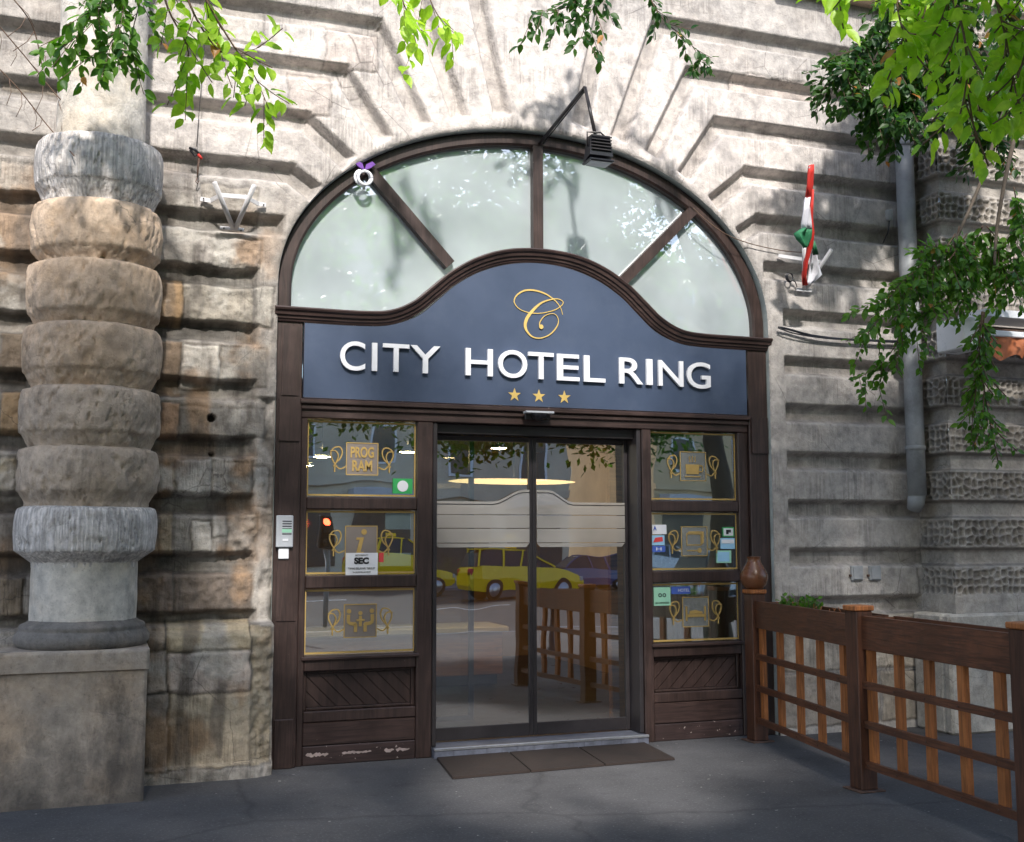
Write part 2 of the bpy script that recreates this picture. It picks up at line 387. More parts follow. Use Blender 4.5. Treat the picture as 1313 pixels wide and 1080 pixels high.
# ---------------------------------------------------------------- world, sun, camera
SUN_EL, SUN_AZ = R(42), R(-10)      # azimuth measured from -Y towards -X (sun stands behind and left of the camera)
sdir = Vector((math.sin(SUN_AZ)*math.cos(SUN_EL), -math.cos(SUN_AZ)*math.cos(SUN_EL), math.sin(SUN_EL)))   # towards sun
w = bpy.data.worlds.new("World"); bpy.context.scene.world = w; w.use_nodes = True
nt = w.node_tree; bg = nt.nodes['Background']; bg.inputs[1].default_value = .15
sky = nt.nodes.new('ShaderNodeTexSky'); sky.sky_type = 'NISHITA'; sky.sun_disc = False; sky.sun_elevation = SUN_EL
sky.sun_rotation = math.atan2(sdir.x, sdir.y); sky.air_density = 1.0; sky.dust_density = 2.0
nt.links.new(sky.outputs[0], bg.inputs[0])
sl = bpy.data.lights.new('sun', 'SUN'); sl.energy = 2.7; sl.angle = R(3.0); sl.color = (1, .955, .90)
so = bpy.data.objects.new('sun', sl); C.objects.link(so); so.rotation_euler = (-sdir).to_track_quat('-Z', 'Y').to_euler()
cam = bpy.data.cameras.new('camera'); co = bpy.data.objects.new('camera', cam); C.objects.link(co)
cam.sensor_fit = 'HORIZONTAL'; cam.sensor_width = 36; cam.lens = FPX/1313*36; cam.clip_end = 600; cam.clip_start = .05
mw = Matrix.Identity(4)
for i in range(3): mw[i][0] = RT[i]; mw[i][1] = UP[i]; mw[i][2] = -FW[i]; mw[i][3] = CAMP[i]
co.matrix_world = mw
sc = bpy.context.scene; sc.camera = co
sc.view_settings.view_transform = 'Standard'; sc.view_settings.look = 'None'; sc.view_settings.exposure = 1.05; sc.view_settings.gamma = 1
sc.render.engine = 'CYCLES'

# ---------------------------------------------------------------- arch
XC = 3.18; AHW = 2.05; ZL, ZR_, ZT = 3.45, 3.36, 4.825
WY = -.10
def arch_path(off=0, n=72, zlow=None):
    pts = []
    for i in range(n+1):
        a = math.pi - math.pi*i/n
        z0 = ZL + (ZR_-ZL)*i/n
        pts.append((XC+(AHW+off)*math.cos(a), z0+(ZT+off-z0)*math.sin(a)))
    if zlow is not None: pts = [(pts[0][0], zlow)] + pts + [(pts[-1][0], zlow)]
    return pts
AP = np.array(arch_path(0, 400))
def arch_s(x, z):                  # <1 inside the opening
    t = np.clip((x-(XC-AHW))/(2*AHW), 0, 1); z0 = ZL+(ZR_-ZL)*t
    return np.where(z > z0, np.sqrt(((x-XC)/AHW)**2+(np.maximum(z-z0, 0)/(ZT-z0))**2), np.abs(x-XC)/AHW), z0

# ---------------------------------------------------------------- the rusticated wall (one heightfield sheet with a hole for the portal)
def grid_obj(name, Xs, Zs, depthfn, mat, parent=None, hole=False, colfn=None, to3=None):
    X, Z = np.meshgrid(Xs, Zs); nx, nz = len(Xs), len(Zs)
    D = depthfn(X, Z); X2 = X.copy(); Z2 = Z.copy()
    idx = np.arange(nx*nz).reshape(nz, nx)
    F = np.stack([idx[:-1, :-1], idx[:-1, 1:], idx[1:, 1:], idx[1:, :-1]], -1).reshape(-1, 4)
    if hole:
        S, z0 = arch_s(X, Z); ins = (S < 1-1e-6)
        fi = ins.ravel()[F].sum(1); F = F[fi < 4]
        k = np.where(ins & (S > .5), 1/np.maximum(S, .5), 1)
        X2 = np.where(ins, XC+(X-XC)*k, X); Z2 = np.where(ins & (Z > z0), z0+(Z-z0)*k, Z)
    V = np.stack([X2.ravel(), D.ravel(), Z2.ravel()], -1)
    if to3 is not None: V = to3(V)
    used = np.zeros(len(V), bool); used[F.ravel()] = True; remap = np.cumsum(used)-1
    V = V[used]; F = remap[F]
    me = bpy.data.meshes.new(name); me.vertices.add(len(V)); me.vertices.foreach_set('co', V.ravel().astype('f'))
    me.loops.add(F.size); me.loops.foreach_set('vertex_index', F.ravel().astype('i'))
    me.polygons.add(len(F)); me.polygons.foreach_set('loop_start', (np.arange(len(F))*4).astype('i'))
    me.update(calc_edges=True)
    me.polygons.foreach_set('use_smooth', np.ones(len(F), bool))
    me.materials.append(mat)
    if colfn is not None:
        c = colfn(X, Z, D).reshape(-1, 3)[used]; ca = me.color_attributes.new('tone', 'FLOAT_COLOR', 'POINT')
        ca.data.foreach_set('color', np.concatenate([c, np.ones((len(c), 1))], 1).ravel().astype('f'))
    me.validate(); o = bpy.data.objects.new(name, me); C.objects.link(o)
    if parent: attach(o, parent)
    return o
def seg_dist(X, Z, a, b):
    ax, az = a; bx, bz = b; dx, dz = bx-ax, bz-az; L = dx*dx+dz*dz
    t = np.clip(((X-ax)*dx+(Z-az)*dz)/L, 0, 1); l = math.sqrt(L)
    u = ((X-ax)*dx+(Z-az)*dz)/l; across = np.abs((X-ax)*dz-(Z-az)*dx)/l
    over = np.maximum(np.maximum(-u, u-l), 0)
    return np.maximum(across, 0)+0*u, over, across
CZ = [1.03+.404*k for k in range(14)]
grooves = []
for k, z in enumerate(CZ):
    if z < 1.2: grooves += [[(-3, z), (.98, z)], [(5.38, z), (8, z)]]
    elif z < 3.6: grooves += [[(-3, z), (.95, z)], [(5.42, z), (8, z)]]
rad = {7: (2.06, None), 8: (1.98, (1.83, 4.16)), 9: (1.88, (1.58, 4.42)), 10: (1.60, (1.30, 4.63)), 11: (1.35, (1.0, 4.78)), 12: (1.06, (.69, 4.88)), 13: (.78, (.34, 4.96))}
for k, (bx, inn) in rad.items():
    z = CZ[k] if k < 13 else 6.9
    for s in (-1, 1):
        far = -3 if s < 0 else 8
        pl = [(far, z), (XC+s*bx, z)]
        if inn: pl.append((XC+s*inn[0], inn[1]))
        if k == 13: pl = pl[1:]
        grooves.append(pl)
PATCH = []      # (x0, z0, x1, z1, colour, raise, rough) measured on the photograph's wall
def pa(x0, y0, x1, y1, col, up=.004, rg=.006):
    a = P(x0, y0, WY); b = P(x1, y1, WY); PATCH.append((a.x, b.z, b.x, a.z, col, up, rg))
OC, BR, GR, WH, DK = (.40, .29, .18), (.26, .17, .10), (.30, .285, .26), (.72, .70, .66), (.17, .15, .13)
pa(200, 355, 235, 420, (.40, .27, .15), .003, .01); pa(236, 360, 325, 422, (.36, .33, .28), -.004, .014)
pa(328, 365, 350, 420, (.42, .40, .36), .006); pa(200, 436, 232, 508, (.27, .20, .14)); pa(234, 440, 280, 500, (.66, .62, .56), .012, .012)
pa(282, 444, 340, 498, GR, 0, .004); pa(205, 515, 228, 565, (.38, .25, .16)); pa(230, 520, 340, 562, (.27, .26, .24), 0, .006)
pa(203, 588, 222, 640, (.38, .27, .17)); pa(226, 588, 270, 637, (.74, .73, .70), .012, .004); pa(271, 592, 325, 640, (.24, .23, .21), -.004, .012)
pa(325, 600, 345, 650, (.45, .44, .42)); pa(205, 655, 222, 715, (.36, .29, .2)); pa(245, 668, 270, 708, (.68, .64, .58), .006, .01); pa(272, 660, 292, 690, WH)
pa(292, 660, 330, 720, (.33, .29, .25), -.012, .03); pa(172, 732, 220, 785, (.21, .165, .135), -.004, .016); pa(222, 735, 325, 785, (.20, .165, .14), 0, .014)
pa(212, 797, 320, 832, (.56, .47, .33), .006, .008); pa(185, 798, 210, 832, (.45, .36, .27), 0, .02); pa(214, 834, 318, 885, (.56, .48, .42), .004); pa(214, 887, 325, 975, (.54, .46, .35), 0, .004)
pa(186, 832, 212, 886, (.36, .31, .26)); pa(186, 888, 212, 985, (.29, .25, .21)); pa(320, 800, 342, 975, (.38, .33, .25), -.012, .03)
pa(0, 425, 32, 492, (.20, .16, .12)); pa(0, 500, 25, 560, (.38, .27, .16)); pa(0, 585, 20, 632, (.50, .43, .31)); pa(0, 740, 30, 790, (.26, .21, .15)); pa(0, 345, 40, 415, (.22, .20, .17))
pa(200, 240, 250, 270, (.35, .33, .3)); pa(258, 235, 330, 285, (.40, .37, .33), 0, .01); pa(252, 300, 335, 345, (.43, .40, .37), 0, .014)
pa(0, 100, 75, 120, (.36, .32, .27)); pa(0, 205, 52, 250, (.38, .33, .28)); pa(268, 0, 340, 60, (.55, .52, .49)); pa(90, 60, 180, 140, (.5, .46, .42))
for (x0, y0, x1, y1) in ((370, 88, 425, 150), (418, 30, 485, 95), (940, 92, 1060, 130), (975, 165, 1140, 190)): pa(x0, y0, x1, y1, (.62, .56, .53), .002, .001)
# base stones of the right-hand wall, seen through the fence
for (x0, x1, z0, z1, c) in ((5.25, 5.9, .5, .96, (.46, .42, .37)), (5.92, 6.6, .5, .96, (.42, .38, .33)), (5.25, 6.2, .06, .48, (.34, .31, .28)), (6.22, 6.7, .06, .48, (.38, .34, .29))):
    PATCH.append((x0, z0, x1, z1, c, .003, .004))
def wallwarp(X, Z): return X+.022*(fbm(X*9, Z*9, 3)-.5)*2, Z+.018*(fbm(X*9+50, Z*9+9, 3)-.5)*2
def patchmask(X, Z, p):
    x0, z0, x1, z1 = p[:4]
    d = np.minimum(np.minimum(X-x0, x1-X), np.minimum(Z-z0, z1-Z)); return d
def wall_depth(X, Z):
    n1 = fbm(X*1.3, Z*1.3, 4)-.5; n2 = fbm(X*14, Z*14, 4)-.5; left = np.clip((1.3-X)/.5, 0, 1)*np.clip((4.6-Z)/.8, 0, 1)
    Wx = X+.012*(fbm(X*6+3, Z*6, 3)-.5)*left*2; Wz = Z+.03*(fbm(X*5, Z*5+7, 4)-.5)*(.25+left)
    G = np.zeros_like(X)
    for pl in grooves:
        g = np.zeros_like(X)
        for a, b in zip(pl[:-1], pl[1:]):
            hw = .084; fl = .044
            dd, over, across = seg_dist(Wx, Wz, a, b)
            endin = over
            q = np.maximum(across, fl)-fl
            dist = np.maximum(q, np.maximum(over*1.0-0.0, 0) if len(pl) == 2 or b is pl[-1] else over)
            isend = over
            v = np.clip(1-np.maximum(q/(hw-fl), isend/.055), 0, 1)
            g = np.maximum(g, v)
        G = np.maximum(G, g)
    Y = WY + .085*G
    Y = Y + .010*n1 + (.0045+.018*left)*n2*(1-.3*G)
    Wpx, Wpz = wallwarp(X, Z)
    for p in PATCH:
        d = patchmask(Wpx, Wpz, p); inn = np.clip(d/.012, 0, 1); edge = np.exp(-(d/.009)**2)
        m = (d > -.02)
        Y = np.where(m, Y - p[5]*inn + p[6]*(fbm(X*22+p[0]*9, Z*22, 4)-.5)*2*inn + .009*edge*(1-.7*G), Y)
    # plain ashlar joints in the smooth right wall
    for xj, za, zb in ((5.78, 5.1, 5.45), (5.55, 4.7, 5.05), (6.05, 4.3, 4.65), (3.02, 4.8, 6.9), (3.33, 4.8, 6.9), (5.6, 3.9, 4.2), (.62, 4.7, 5.05), (.8, 5.1, 5.45), (.45, 4.3, 4.65), (5.36, 1.1, 3.4)):
        tilt = .0 if za > 4.79 and abs(xj-XC) < .3 else 0
        xx = xj + ((Z-4.8)*(-.04 if xj < XC else .11) if abs(xj-XC) < .3 else 0)
        Y = Y + .006*np.exp(-((X-xx)/.006)**2)*((Z > za) & (Z < zb))
    base = (X < XC) & (Z < 1.02+.02*n2)
    prof = np.clip((1.03-Z)/.02, 0, 1)
    low = np.where((X < XC), -.165*prof, -.03*np.clip((.985-Z)/.02, 0, 1))
    Y = np.where(Z < 1.05, Y+low*1.0, Y)
    Y = Y - .03*((X < XC) & (Z < .10))
    # crumbling edge towards the left door post
    ce = np.clip(1-(1.06-X)/.10, 0, 1)*(X < 1.2)*(Z < 2.6)
    Y = Y + ce*(.02+.05*np.clip(fbm(X*12, Z*7+3, 4)-.42, 0, 1)*2)
    S, z0 = arch_s(X, Z); dd = (S-1)*1.7
    Y = Y + .022*np.exp(-np.clip(dd, 0, 9)/.018)
    for (hx, hz, hr) in ((*XZ(271, 536, WY), .027), (*XZ(272, 583, WY), .018)):
        Y = Y + .06*(np.hypot(X-hx, Z-hz) < hr)
    return Y
def wall_col(X, Z, D):
    n = fbm(X*2.1, Z*2.1, 4)[..., None]; n2 = fbm(X*11+5, Z*11, 4)
    right = np.array([.45, .43, .415]); leftc = np.array([.36, .335, .30]); archc = np.array([.66, .62, .60])
    tl = np.clip((1.7-X)/1.2, 0, 1)[..., None]*np.clip((4.9-Z)/1.4, .25, 1)[..., None]
    c = right*(1-tl)+leftc*tl
    S, z0 = arch_s(X, Z); ta = np.clip((2.0-S)/.55, 0, 1)*np.clip((Z-3.9)/.7, 0, 1); ta = ta[..., None]
    c = c*(1-ta)+archc*ta
    c = c*(.86+.28*n)
    Wpx, Wpz = wallwarp(X, Z)
    for p in PATCH:
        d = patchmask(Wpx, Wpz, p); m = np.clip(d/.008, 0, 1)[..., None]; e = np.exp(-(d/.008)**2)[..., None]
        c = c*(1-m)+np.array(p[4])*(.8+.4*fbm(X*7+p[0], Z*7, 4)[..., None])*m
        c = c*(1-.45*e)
    # ochre smears and sooty runs on the old stones
    left = np.clip((1.25-X)/.3, 0, 1)*np.clip((4.4-Z)/.6, 0, 1)
    oc = np.clip((fbm(X*3.3+40, Z*3.3, 5)-.55)*7, 0, 1)*left*.7
    c = c*(1-oc[..., None])+np.array([.34, .215, .12])*oc[..., None]
    st = np.clip((fbm(X*9+4, Z*2.2+9, 5)-.52)*6, 0, 1)*left*.65
    c = c*(1-st[..., None])+np.array([.10, .088, .078])*st[..., None]
    wp = np.clip((fbm(X*4+90, Z*4, 5)-.60)*9, 0, 1)*left*.7
    c = c*(1-wp[..., None])+np.array([.52, .50, .46])*wp[..., None]
    so = np.clip((D-WY-.02)/.03, 0, 1)*(fbm(X*5, Z*9, 3)*1.1)*(.35+.45*left)      # shade of the channels put into the stone colour
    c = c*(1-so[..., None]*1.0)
    for (hx, hz, hr) in ((*XZ(271, 536, WY), .03),): c = np.where((np.hypot(X-hx, Z-hz) < hr)[..., None], .015, c)
    return np.clip(c, .01, .9)
STEP = .0105
Xs = np.concatenate([np.linspace(-1.7, 1.13, 262)[:-1], np.linspace(1.13, 5.23, 390)[:-1], np.linspace(5.23, 7.0, 169)])
Zs = np.linspace(0, 6.75, 640)
wall = thing('stone_wall', 'weathered rusticated stone wall with grooved courses bending round the arched entrance', 'wall', (3.18, 0, 0))
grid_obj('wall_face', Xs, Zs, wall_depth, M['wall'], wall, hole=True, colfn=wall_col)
b = MB(); ap = arch_path(0, 72, 0.0)
b.sweep(ap, [(-.001, WY+.02), (-.001, .03), (.20, .03), (.20, .28)]); b.build('arch_reveal', M['reveal'], wall)
# upper storey string course just visible at the top right
b = MB(); b.box(5.25, 6.7, -.30, WY+.03, 6.45, 6.62, .02); b.box(5.35, 6.7, -.24, WY+.03, 6.36, 6.448, .01); b.build('string_course', M['drum_ochre'], wall)

# ---------------------------------------------------------------- dimpled pier at the right
def voro(X, Z, s, seed):
    u, v = X/s, Z/s; iu, iv = np.floor(u).astype(int), np.floor(v).astype(int); best = np.full(X.shape, 9.); sec = np.full(X.shape, 9.)
    for a in (-1, 0, 1):
        for c in (-1, 0, 1):
            cu, cv = iu+a, iv+c
            jx = _T[(cu+seed) % 256, cv % 256]; jz = _T[cv % 256, (cu*7+seed) % 256]
            d = np.hypot(u-cu-.5-(jx-.5)*.55, v-cv-.5-(jz-.5)*.6)
            sec = np.where(d < best, best, np.minimum(sec, d)); best = np.minimum(best, d)
    return best, sec
def pier_depth(sgn, xlen):
    def fn(X, Z):
        G = np.zeros_like(X)
        for z in CZ:
            if z < 1.1: continue
            G = np.maximum(G, np.clip((.085-np.abs(Z-z))/.035, 0, 1))
        f1, f2 = voro(X, Z, .070, 3)
        dim = np.clip((f2-f1-.12)/.20, 0, 1)*(.6+.7*fbm(X*7, Z*7, 3))
        body = (Z > 1.08)
        zr = np.min([np.abs(Z-z) for z in CZ], axis=0)
        rim = np.clip((.165-np.abs(.202-zr)*1.0-.045)/.02, 0, 1)
        D = .07*G + body*rim*(.026*dim) + .006*(fbm(X*6, Z*6, 4)-.5)
        D = np.where(Z < 1.06, -.0+.004*fbm(X*9, Z*9, 3), D)
        return D
    return fn
pier = thing('dimpled_pier', 'projecting stone pier of rough dimpled blocks above a smooth pale base, right of drainpipe', 'pier', (7.4, -.3, 0))
PX, PY = 6.70, -.50
f = pier_depth(1, 1)
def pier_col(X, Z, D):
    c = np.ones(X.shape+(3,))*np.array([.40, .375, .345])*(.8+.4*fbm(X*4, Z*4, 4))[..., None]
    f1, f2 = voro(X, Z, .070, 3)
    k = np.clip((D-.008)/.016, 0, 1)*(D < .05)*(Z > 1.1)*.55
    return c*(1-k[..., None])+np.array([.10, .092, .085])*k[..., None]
def side3(V):     # V: (u, depth, z); u runs from wall (0) to the front edge
    return np.stack([PX+V[:, 1], WY+.02-V[:, 0]+0*V[:, 1], V[:, 2]], -1)
def front3(V): return np.stack([PX+V[:, 0], PY+V[:, 1], V[:, 2]], -1)
Zp = np.linspace(0, 6.75, 640)
us = np.linspace(-.12, .42, 60); uf = np.linspace(0, 2.4, 240)
def fs_(X, Z): d = f(X+40, Z); e = np.clip((.42-X)/.03, 0, 1); return d*np.clip(e+.0, 0, 1) if False else d
def taper(fn, a, b):
    def g(X, Z):
        d = fn(X, Z); G = np.zeros_like(X)
        return d
    return g
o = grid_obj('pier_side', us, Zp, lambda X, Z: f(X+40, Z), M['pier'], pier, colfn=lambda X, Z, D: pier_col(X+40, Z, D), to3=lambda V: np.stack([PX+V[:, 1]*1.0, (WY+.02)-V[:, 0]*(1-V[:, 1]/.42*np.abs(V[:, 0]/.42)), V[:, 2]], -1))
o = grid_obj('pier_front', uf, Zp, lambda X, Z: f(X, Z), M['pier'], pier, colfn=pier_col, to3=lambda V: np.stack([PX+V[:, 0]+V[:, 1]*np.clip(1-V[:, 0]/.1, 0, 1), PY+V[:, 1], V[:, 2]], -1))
b = MB(); b.box(PX-.16, PX+2.4, PY-.10, PY-.012, 0, .97, .02); b.box(PX-.16, PX-.012, PY-.01, WY-.05, 0, .97, .02)
b.build('pier_base', stone('pale_base_stone', (.50, .47, .42), flute=.0, stain=.35, warmf=.2), pier)

# ---------------------------------------------------------------- banded column on the left
CX, CY = -.105, -.32
col = thing('banded_column', 'weathered half column of stacked rounded stone drums on a tall square plinth at left edge', 'column', (CX, CY, 0))
def drum(name, z0, z1, r, neck_r, zc0, mat, amp=.012, rnd=.034, flat=False):
    prof = [(neck_r, zc0-.03), (neck_r, zc0), (r-rnd*.55, z0-.014), (r-rnd*.12, z0-.002), (r-.003, z0+rnd*.5), (r, z0+rnd*1.3)]
    for k in range(1, 9): prof.append((r+(0 if flat else .006*math.sin(math.pi*k/9)), z0+rnd*1.3+(z1-z0-2.6*rnd)*k/9))
    prof += [(r, z1-rnd*1.3), (r-.006, z1-rnd*.6), (r-rnd*.4, z1-rnd*.15), (r-rnd*1.1, z1+.004), (neck_r, z1+.01)]
    # densify
    pr = []
    for (ra, za), (rb, zb) in zip(prof[:-1], prof[1:]):
        m = max(1, int(math.hypot(rb-ra, zb-za)/.014)); pr += [(ra+(rb-ra)*t/m, za+(zb-za)*t/m) for t in range(m)]
    pr.append(prof[-1]); seed = random.random()*90
    A = np.linspace(-math.pi-.3, .3, 150); PR = np.array(pr)
    AA, ZZ = np.meshgrid(A, PR[:, 1]); RR = np.repeat(PR[:, :1], len(A), 1)
    nz = (fbm(AA*3.5+seed, ZZ*9+seed, 5)-.5)*2*amp + (fbm(AA*16+seed, ZZ*40, 3)-.5)*amp*.7
    chip = np.clip(fbm(AA*5+seed*2, ZZ*12, 5)-.58, 0, 1)*amp*9 + np.clip(fbm(AA*11+seed, ZZ*30, 4)-.66, 0, 1)*amp*8 + .016*np.clip(1-np.abs(fbm(AA*2.2+seed*3, ZZ*4, 5)-.5)/.008, 0, 1)
    RR = RR+nz-chip; zz = ZZ+(fbm(AA*2.5, ZZ*2+seed, 3)-.5)*.012
    V = np.stack([CX+RR*np.cos(AA), CY+RR*np.sin(AA), zz], -1).reshape(-1, 3)
    n = len(A); idx = np.arange(len(V)).reshape(-1, n)
    F = np.stack([idx[:-1, :-1], idx[:-1, 1:], idx[1:, 1:], idx[1:, :-1]], -1).reshape(-1, 4)
    me = bpy.data.meshes.new(name); me.from_pydata(V.tolist(), [], F.tolist()); me.polygons.foreach_set('use_smooth', [True]*len(F))
    me.materials.append(mat); o = bpy.data.objects.new(name, me); C.objects.link(o); attach(o, col); return o
drum('ring_drum', 3.915, 4.205, .405, .345, 3.79, M['drum_pale'], .006, .03)
drum('drum', 3.475, 3.775, .41, .35, 3.40, M['drum_ochre'], .011)
drum('drum', 3.06, 3.375, .42, .36, 2.975, M['drum_ochre'], .011)
drum('drum', 2.68, 2.965, .432, .37, 2.575, M['drum_ochre'], .011)
drum('drum', 2.285, 2.56, .435, .375, 2.19, M['drum_grey'], .013)
drum('drum', 1.905, 2.175, .432, .38, 1.83, M['drum_grey'], .013)
drum('ring_drum', 1.53, 1.80, .435, .325, 1.45, M['drum_pale'], .006, .035)
b = MB()
def rj(amp, seed):
    def j(r, z, a): return r+amp*(float(fbm(np.array(a*4+seed), np.array(z*9), 4))-.5)*2, z
    return j
def ladder(a, b_, n): return [(a[0]+(b_[0]-a[0])*i/n, a[1]+(b_[1]-a[1])*i/n) for i in range(n+1)]
b.lathe(ladder((.325, 1.06), (.325, 1.50), 22), CX, CY, 90, -math.pi-.3, .3, rj(.006, 3)); b.build('lower_shaft', M['shaft'], col)
b = MB(); b.lathe(ladder((.285, 4.18), (.275, 6.7), 120), CX, CY, 90, -math.pi-.3, .3, rj(.006, 8)); b.build('upper_shaft', M['shaft'], col)
b = MB(); b.lathe([(.325, 1.09), (.345, 1.075), (.375, 1.062), (.385, 1.045), (.378, 1.03), (.388, 1.02), (.405, 1.0), (.412, .98), (.41, .955), (.40, .935), (.38, .92)], CX, CY, 90, -math.pi-.3, .3, rj(.008, 5))
b.build('base_moulding', stone('sooty_moulding_stone', (.20, .19, .18), flute=0, stain=.8), col)
def rough_box(name, x0, x1, y0, y1, z0, z1, mat, parent, amp=.006, seed=0):
    o = grid_obj(name, np.linspace(x0, x1, int((x1-x0)/.012)), np.linspace(z0, z1, max(3, int((z1-z0)/.012))),
                 lambda X, Z: y0+amp*(fbm(X*8+seed, Z*8, 5)-.5)*2+.02*np.clip(1-np.minimum(np.minimum(X-x0, x1-X), z1-Z)/.012, 0, 1)**2, mat, parent)
    bb = MB(); bb.box(x0+.002, x1-.002, y0+.014, y1, z0, z1-.004); bb.build(name+'_core', mat, parent); return o
rough_box('plinth', -.62, .285, -.745, -.05, 0, .80, M['plinth'], col, .007, 2)
rough_box('plinth_cap', -.63, .295, -.765, -.05, .80, .925, M['plinth'], col, .005, 4)

# ---------------------------------------------------------------- wooden entrance portal
SILL = .074
por = thing('entrance_portal', 'dark brown painted timber shopfront filling the stone arch', 'shopfront', (XC, 0, 0))
X0, X1 = 1.135, 5.225
gl0, gl1, gr0, gr1 = 1.373, 2.20, 4.146, 4.952
d0, d1 = 2.322, 4.061
Z1, Z2, Z3, Z4, Z5, Z6 = 2.468, 1.905, 1.808, 1.338, 1.238, .768
def wpart(name, boxes, mat=M['wood'], parent=por, bv=.006):
    bb = MB()
    for q in boxes: bb.box(*q, bv)
    return bb.build(name, mat, parent)
wpart('post', [(X0, 1.322, -.045, .10, 0, 3.18)]); wpart('post', [(5.045, X1, -.045, .10, 0, 3.18)])
wpart('post_block', [(X0+.03, 1.30, -.062, -.046, .0, .34)]); wpart('post_block', [(X0+.025, 1.305, -.06, -.046, 2.30, 2.60)]); wpart('post_block', [(5.06, 5.215, -.06, -.046, 2.30, 2.60)]); wpart('post_block', [(X0+.04, 1.29, -.054, -.046, 2.63, 3.14), ])
wpart('post_block', [(X0+.03, 1.30, -.054, -.046, 1.02, 2.27)])
wpart('header', [(1.323, 5.044, -.02, .22, 2.476, 2.60)], M['woodh'])
wpart('header_moulding', [(1.31, 5.05, -.062, -.021, 2.575, 2.612), (1.32, 5.045, -.04, -.022, 2.535, 2.572)], M['woodh'])
# S-shaped moulding above the sign
topL = [(355, 391), (420, 395), (473, 397), (507, 388), (534, 371), (570, 345), (590, 334), (629, 324), (687, 321)]
botL = [(387, 413), (462, 417), (498, 412), (534, 393.6), (576, 361.7), (618, 345), (673, 338)]
half = [(2.07, 3.222), (1.75, 3.222), (1.40, 3.225), (1.20, 3.25), (1.02, 3.335), (.86, 3.47), (.72, 3.59), (.52, 3.71), (.28, 3.79), (0, 3.815)]
mp = [(XC-a, z) for a, z in half] + [(XC+a, z) for a, z in half[::-1][1:]]
mp = smooth_path(mp, 7)
b = MB(); b.sweep(mp, [(-.050, .06), (-.050, -.06), (-.036, -.066), (-.03, -.075), (-.012, -.078), (-.006, -.092), (.018, -.098), (.026, -.112), (.040, -.118), (.050, -.112), (.052, .06)]); b.build('curved_moulding', M['woodh'], por)
b = MB(); b.sweep(arch_path(-.055, 72, 3.27), [(-.052, .10), (-.052, -.005), (-.035, -.02), (.04, -.02), (.054, -.005), (.054, .10)]); b.build('arch_frame', M['wood'], por)
def mould_z(x):
    for (xa, za), (xb, zb) in zip(mp[:-1], mp[1:]):
        if xa <= x <= xb: return za+(zb-za)*(x-xa)/(xb-xa+1e-9)
    return 3.222
b = MB(); b.bar((XC-.005, .03, 3.85), (XC-.005, .03, 4.73), .085, .10, (0, 1, 0)); b.build('mullion', M['wood'], por)
pl1, pl2 = P(473, 218), P(577, 340); pr1, pr2 = P(888, 270), P(797, 362)
b = MB(); b.bar((pl1.x, .03, pl1.z), (pl2.x, .03, pl2.z), .085, .10, (0, 1, 0)); b.build('mullion', M['wood'], por)
b = MB(); b.bar((pr1.x, .03, pr1.z), (pr2.x, .03, pr2.z), .085, .10, (0, 1, 0)); b.build('mullion', M['wood'], por)
# fanlight glass (one sheet cut in four panes by the mullions)
def mull_split(i):
    inner = [(x, z-.0) for x, z in arch_path(-.07, 90, 3.25)]
    return inner
def fan_x(side, z):      # centre line of the slanting mullions
    a, c = (pl1, pl2) if side < 0 else (pr1, pr2)
    return a.x+(c.x-a.x)*(a.z-z)/(a.z-c.z)
def fan_pane(test, name):
    # polygons from columns of quads, clipped by test interval in x at each z
    bb = MB(); nzs = 70; zs = [3.24+(4.77-3.24)*i/nzs for i in range(nzs+1)]
    apn = arch_path(-.07, 160, 3.2)
    def span(z):
        xs = []
        for (xa, za), (xb, zb) in zip(apn[:-1], apn[1:]):
            if (za-z)*(zb-z) <= 0 and za != zb: xs.append(xa+(xb-xa)*(z-za)/(zb-za))
        if len(xs) < 2: return None
        lo, hi = min(xs), max(xs)
        L_, H_ = test(z); return (max(lo, L_), min(hi, H_))
    prev = None; vs = []; fs = []
    for z in zs:
        s = span(z)
        if s and s[1] > s[0]+.003:
            vs += [(s[0], .045, z), (s[1], .045, z)]; n = len(vs)
            if prev is not None: fs.append((n-4, n-3, n-1, n-2))
            prev = 1
        else: prev = None if not vs else prev
    bb.add(vs, fs); return bb.build(name, M['fan'], por)
fan_pane(lambda z: (0, fan_x(-1, z) if z > pl2.z-.15 else XC), 'fanlight_pane')
fan_pane(lambda z: (fan_x(-1, z), XC) if z > pl2.z-.13 else (9, 0), 'fanlight_pane')
fan_pane(lambda z: (XC, fan_x(1, z)) if z > pr2.z-.13 else (9, 0), 'fanlight_pane')
fan_pane(lambda z: (fan_x(1, z) if z > pr2.z-.15 else XC, 9), 'fanlight_pane')
# recess behind the fanlight: soffit and back wall
b = MB(); b.sweep(arch_path(-.05, 72, 3.1), [(0, .10), (0, .80), (.12, .80), (.12, .10)]); b.build('fanlight_soffit', M['fansoff'], por)
bp = arch_path(.02, 60, 3.0); b = MB(); b.prism(bp, .80, .86); b.build('fanlight_back_panel', M['fanback'], por)
b = MB(); b.box(1.14, 5.22, .11, .80, 3.0, 3.05); b.build('fanlight_floor', M['fansoff'], por)
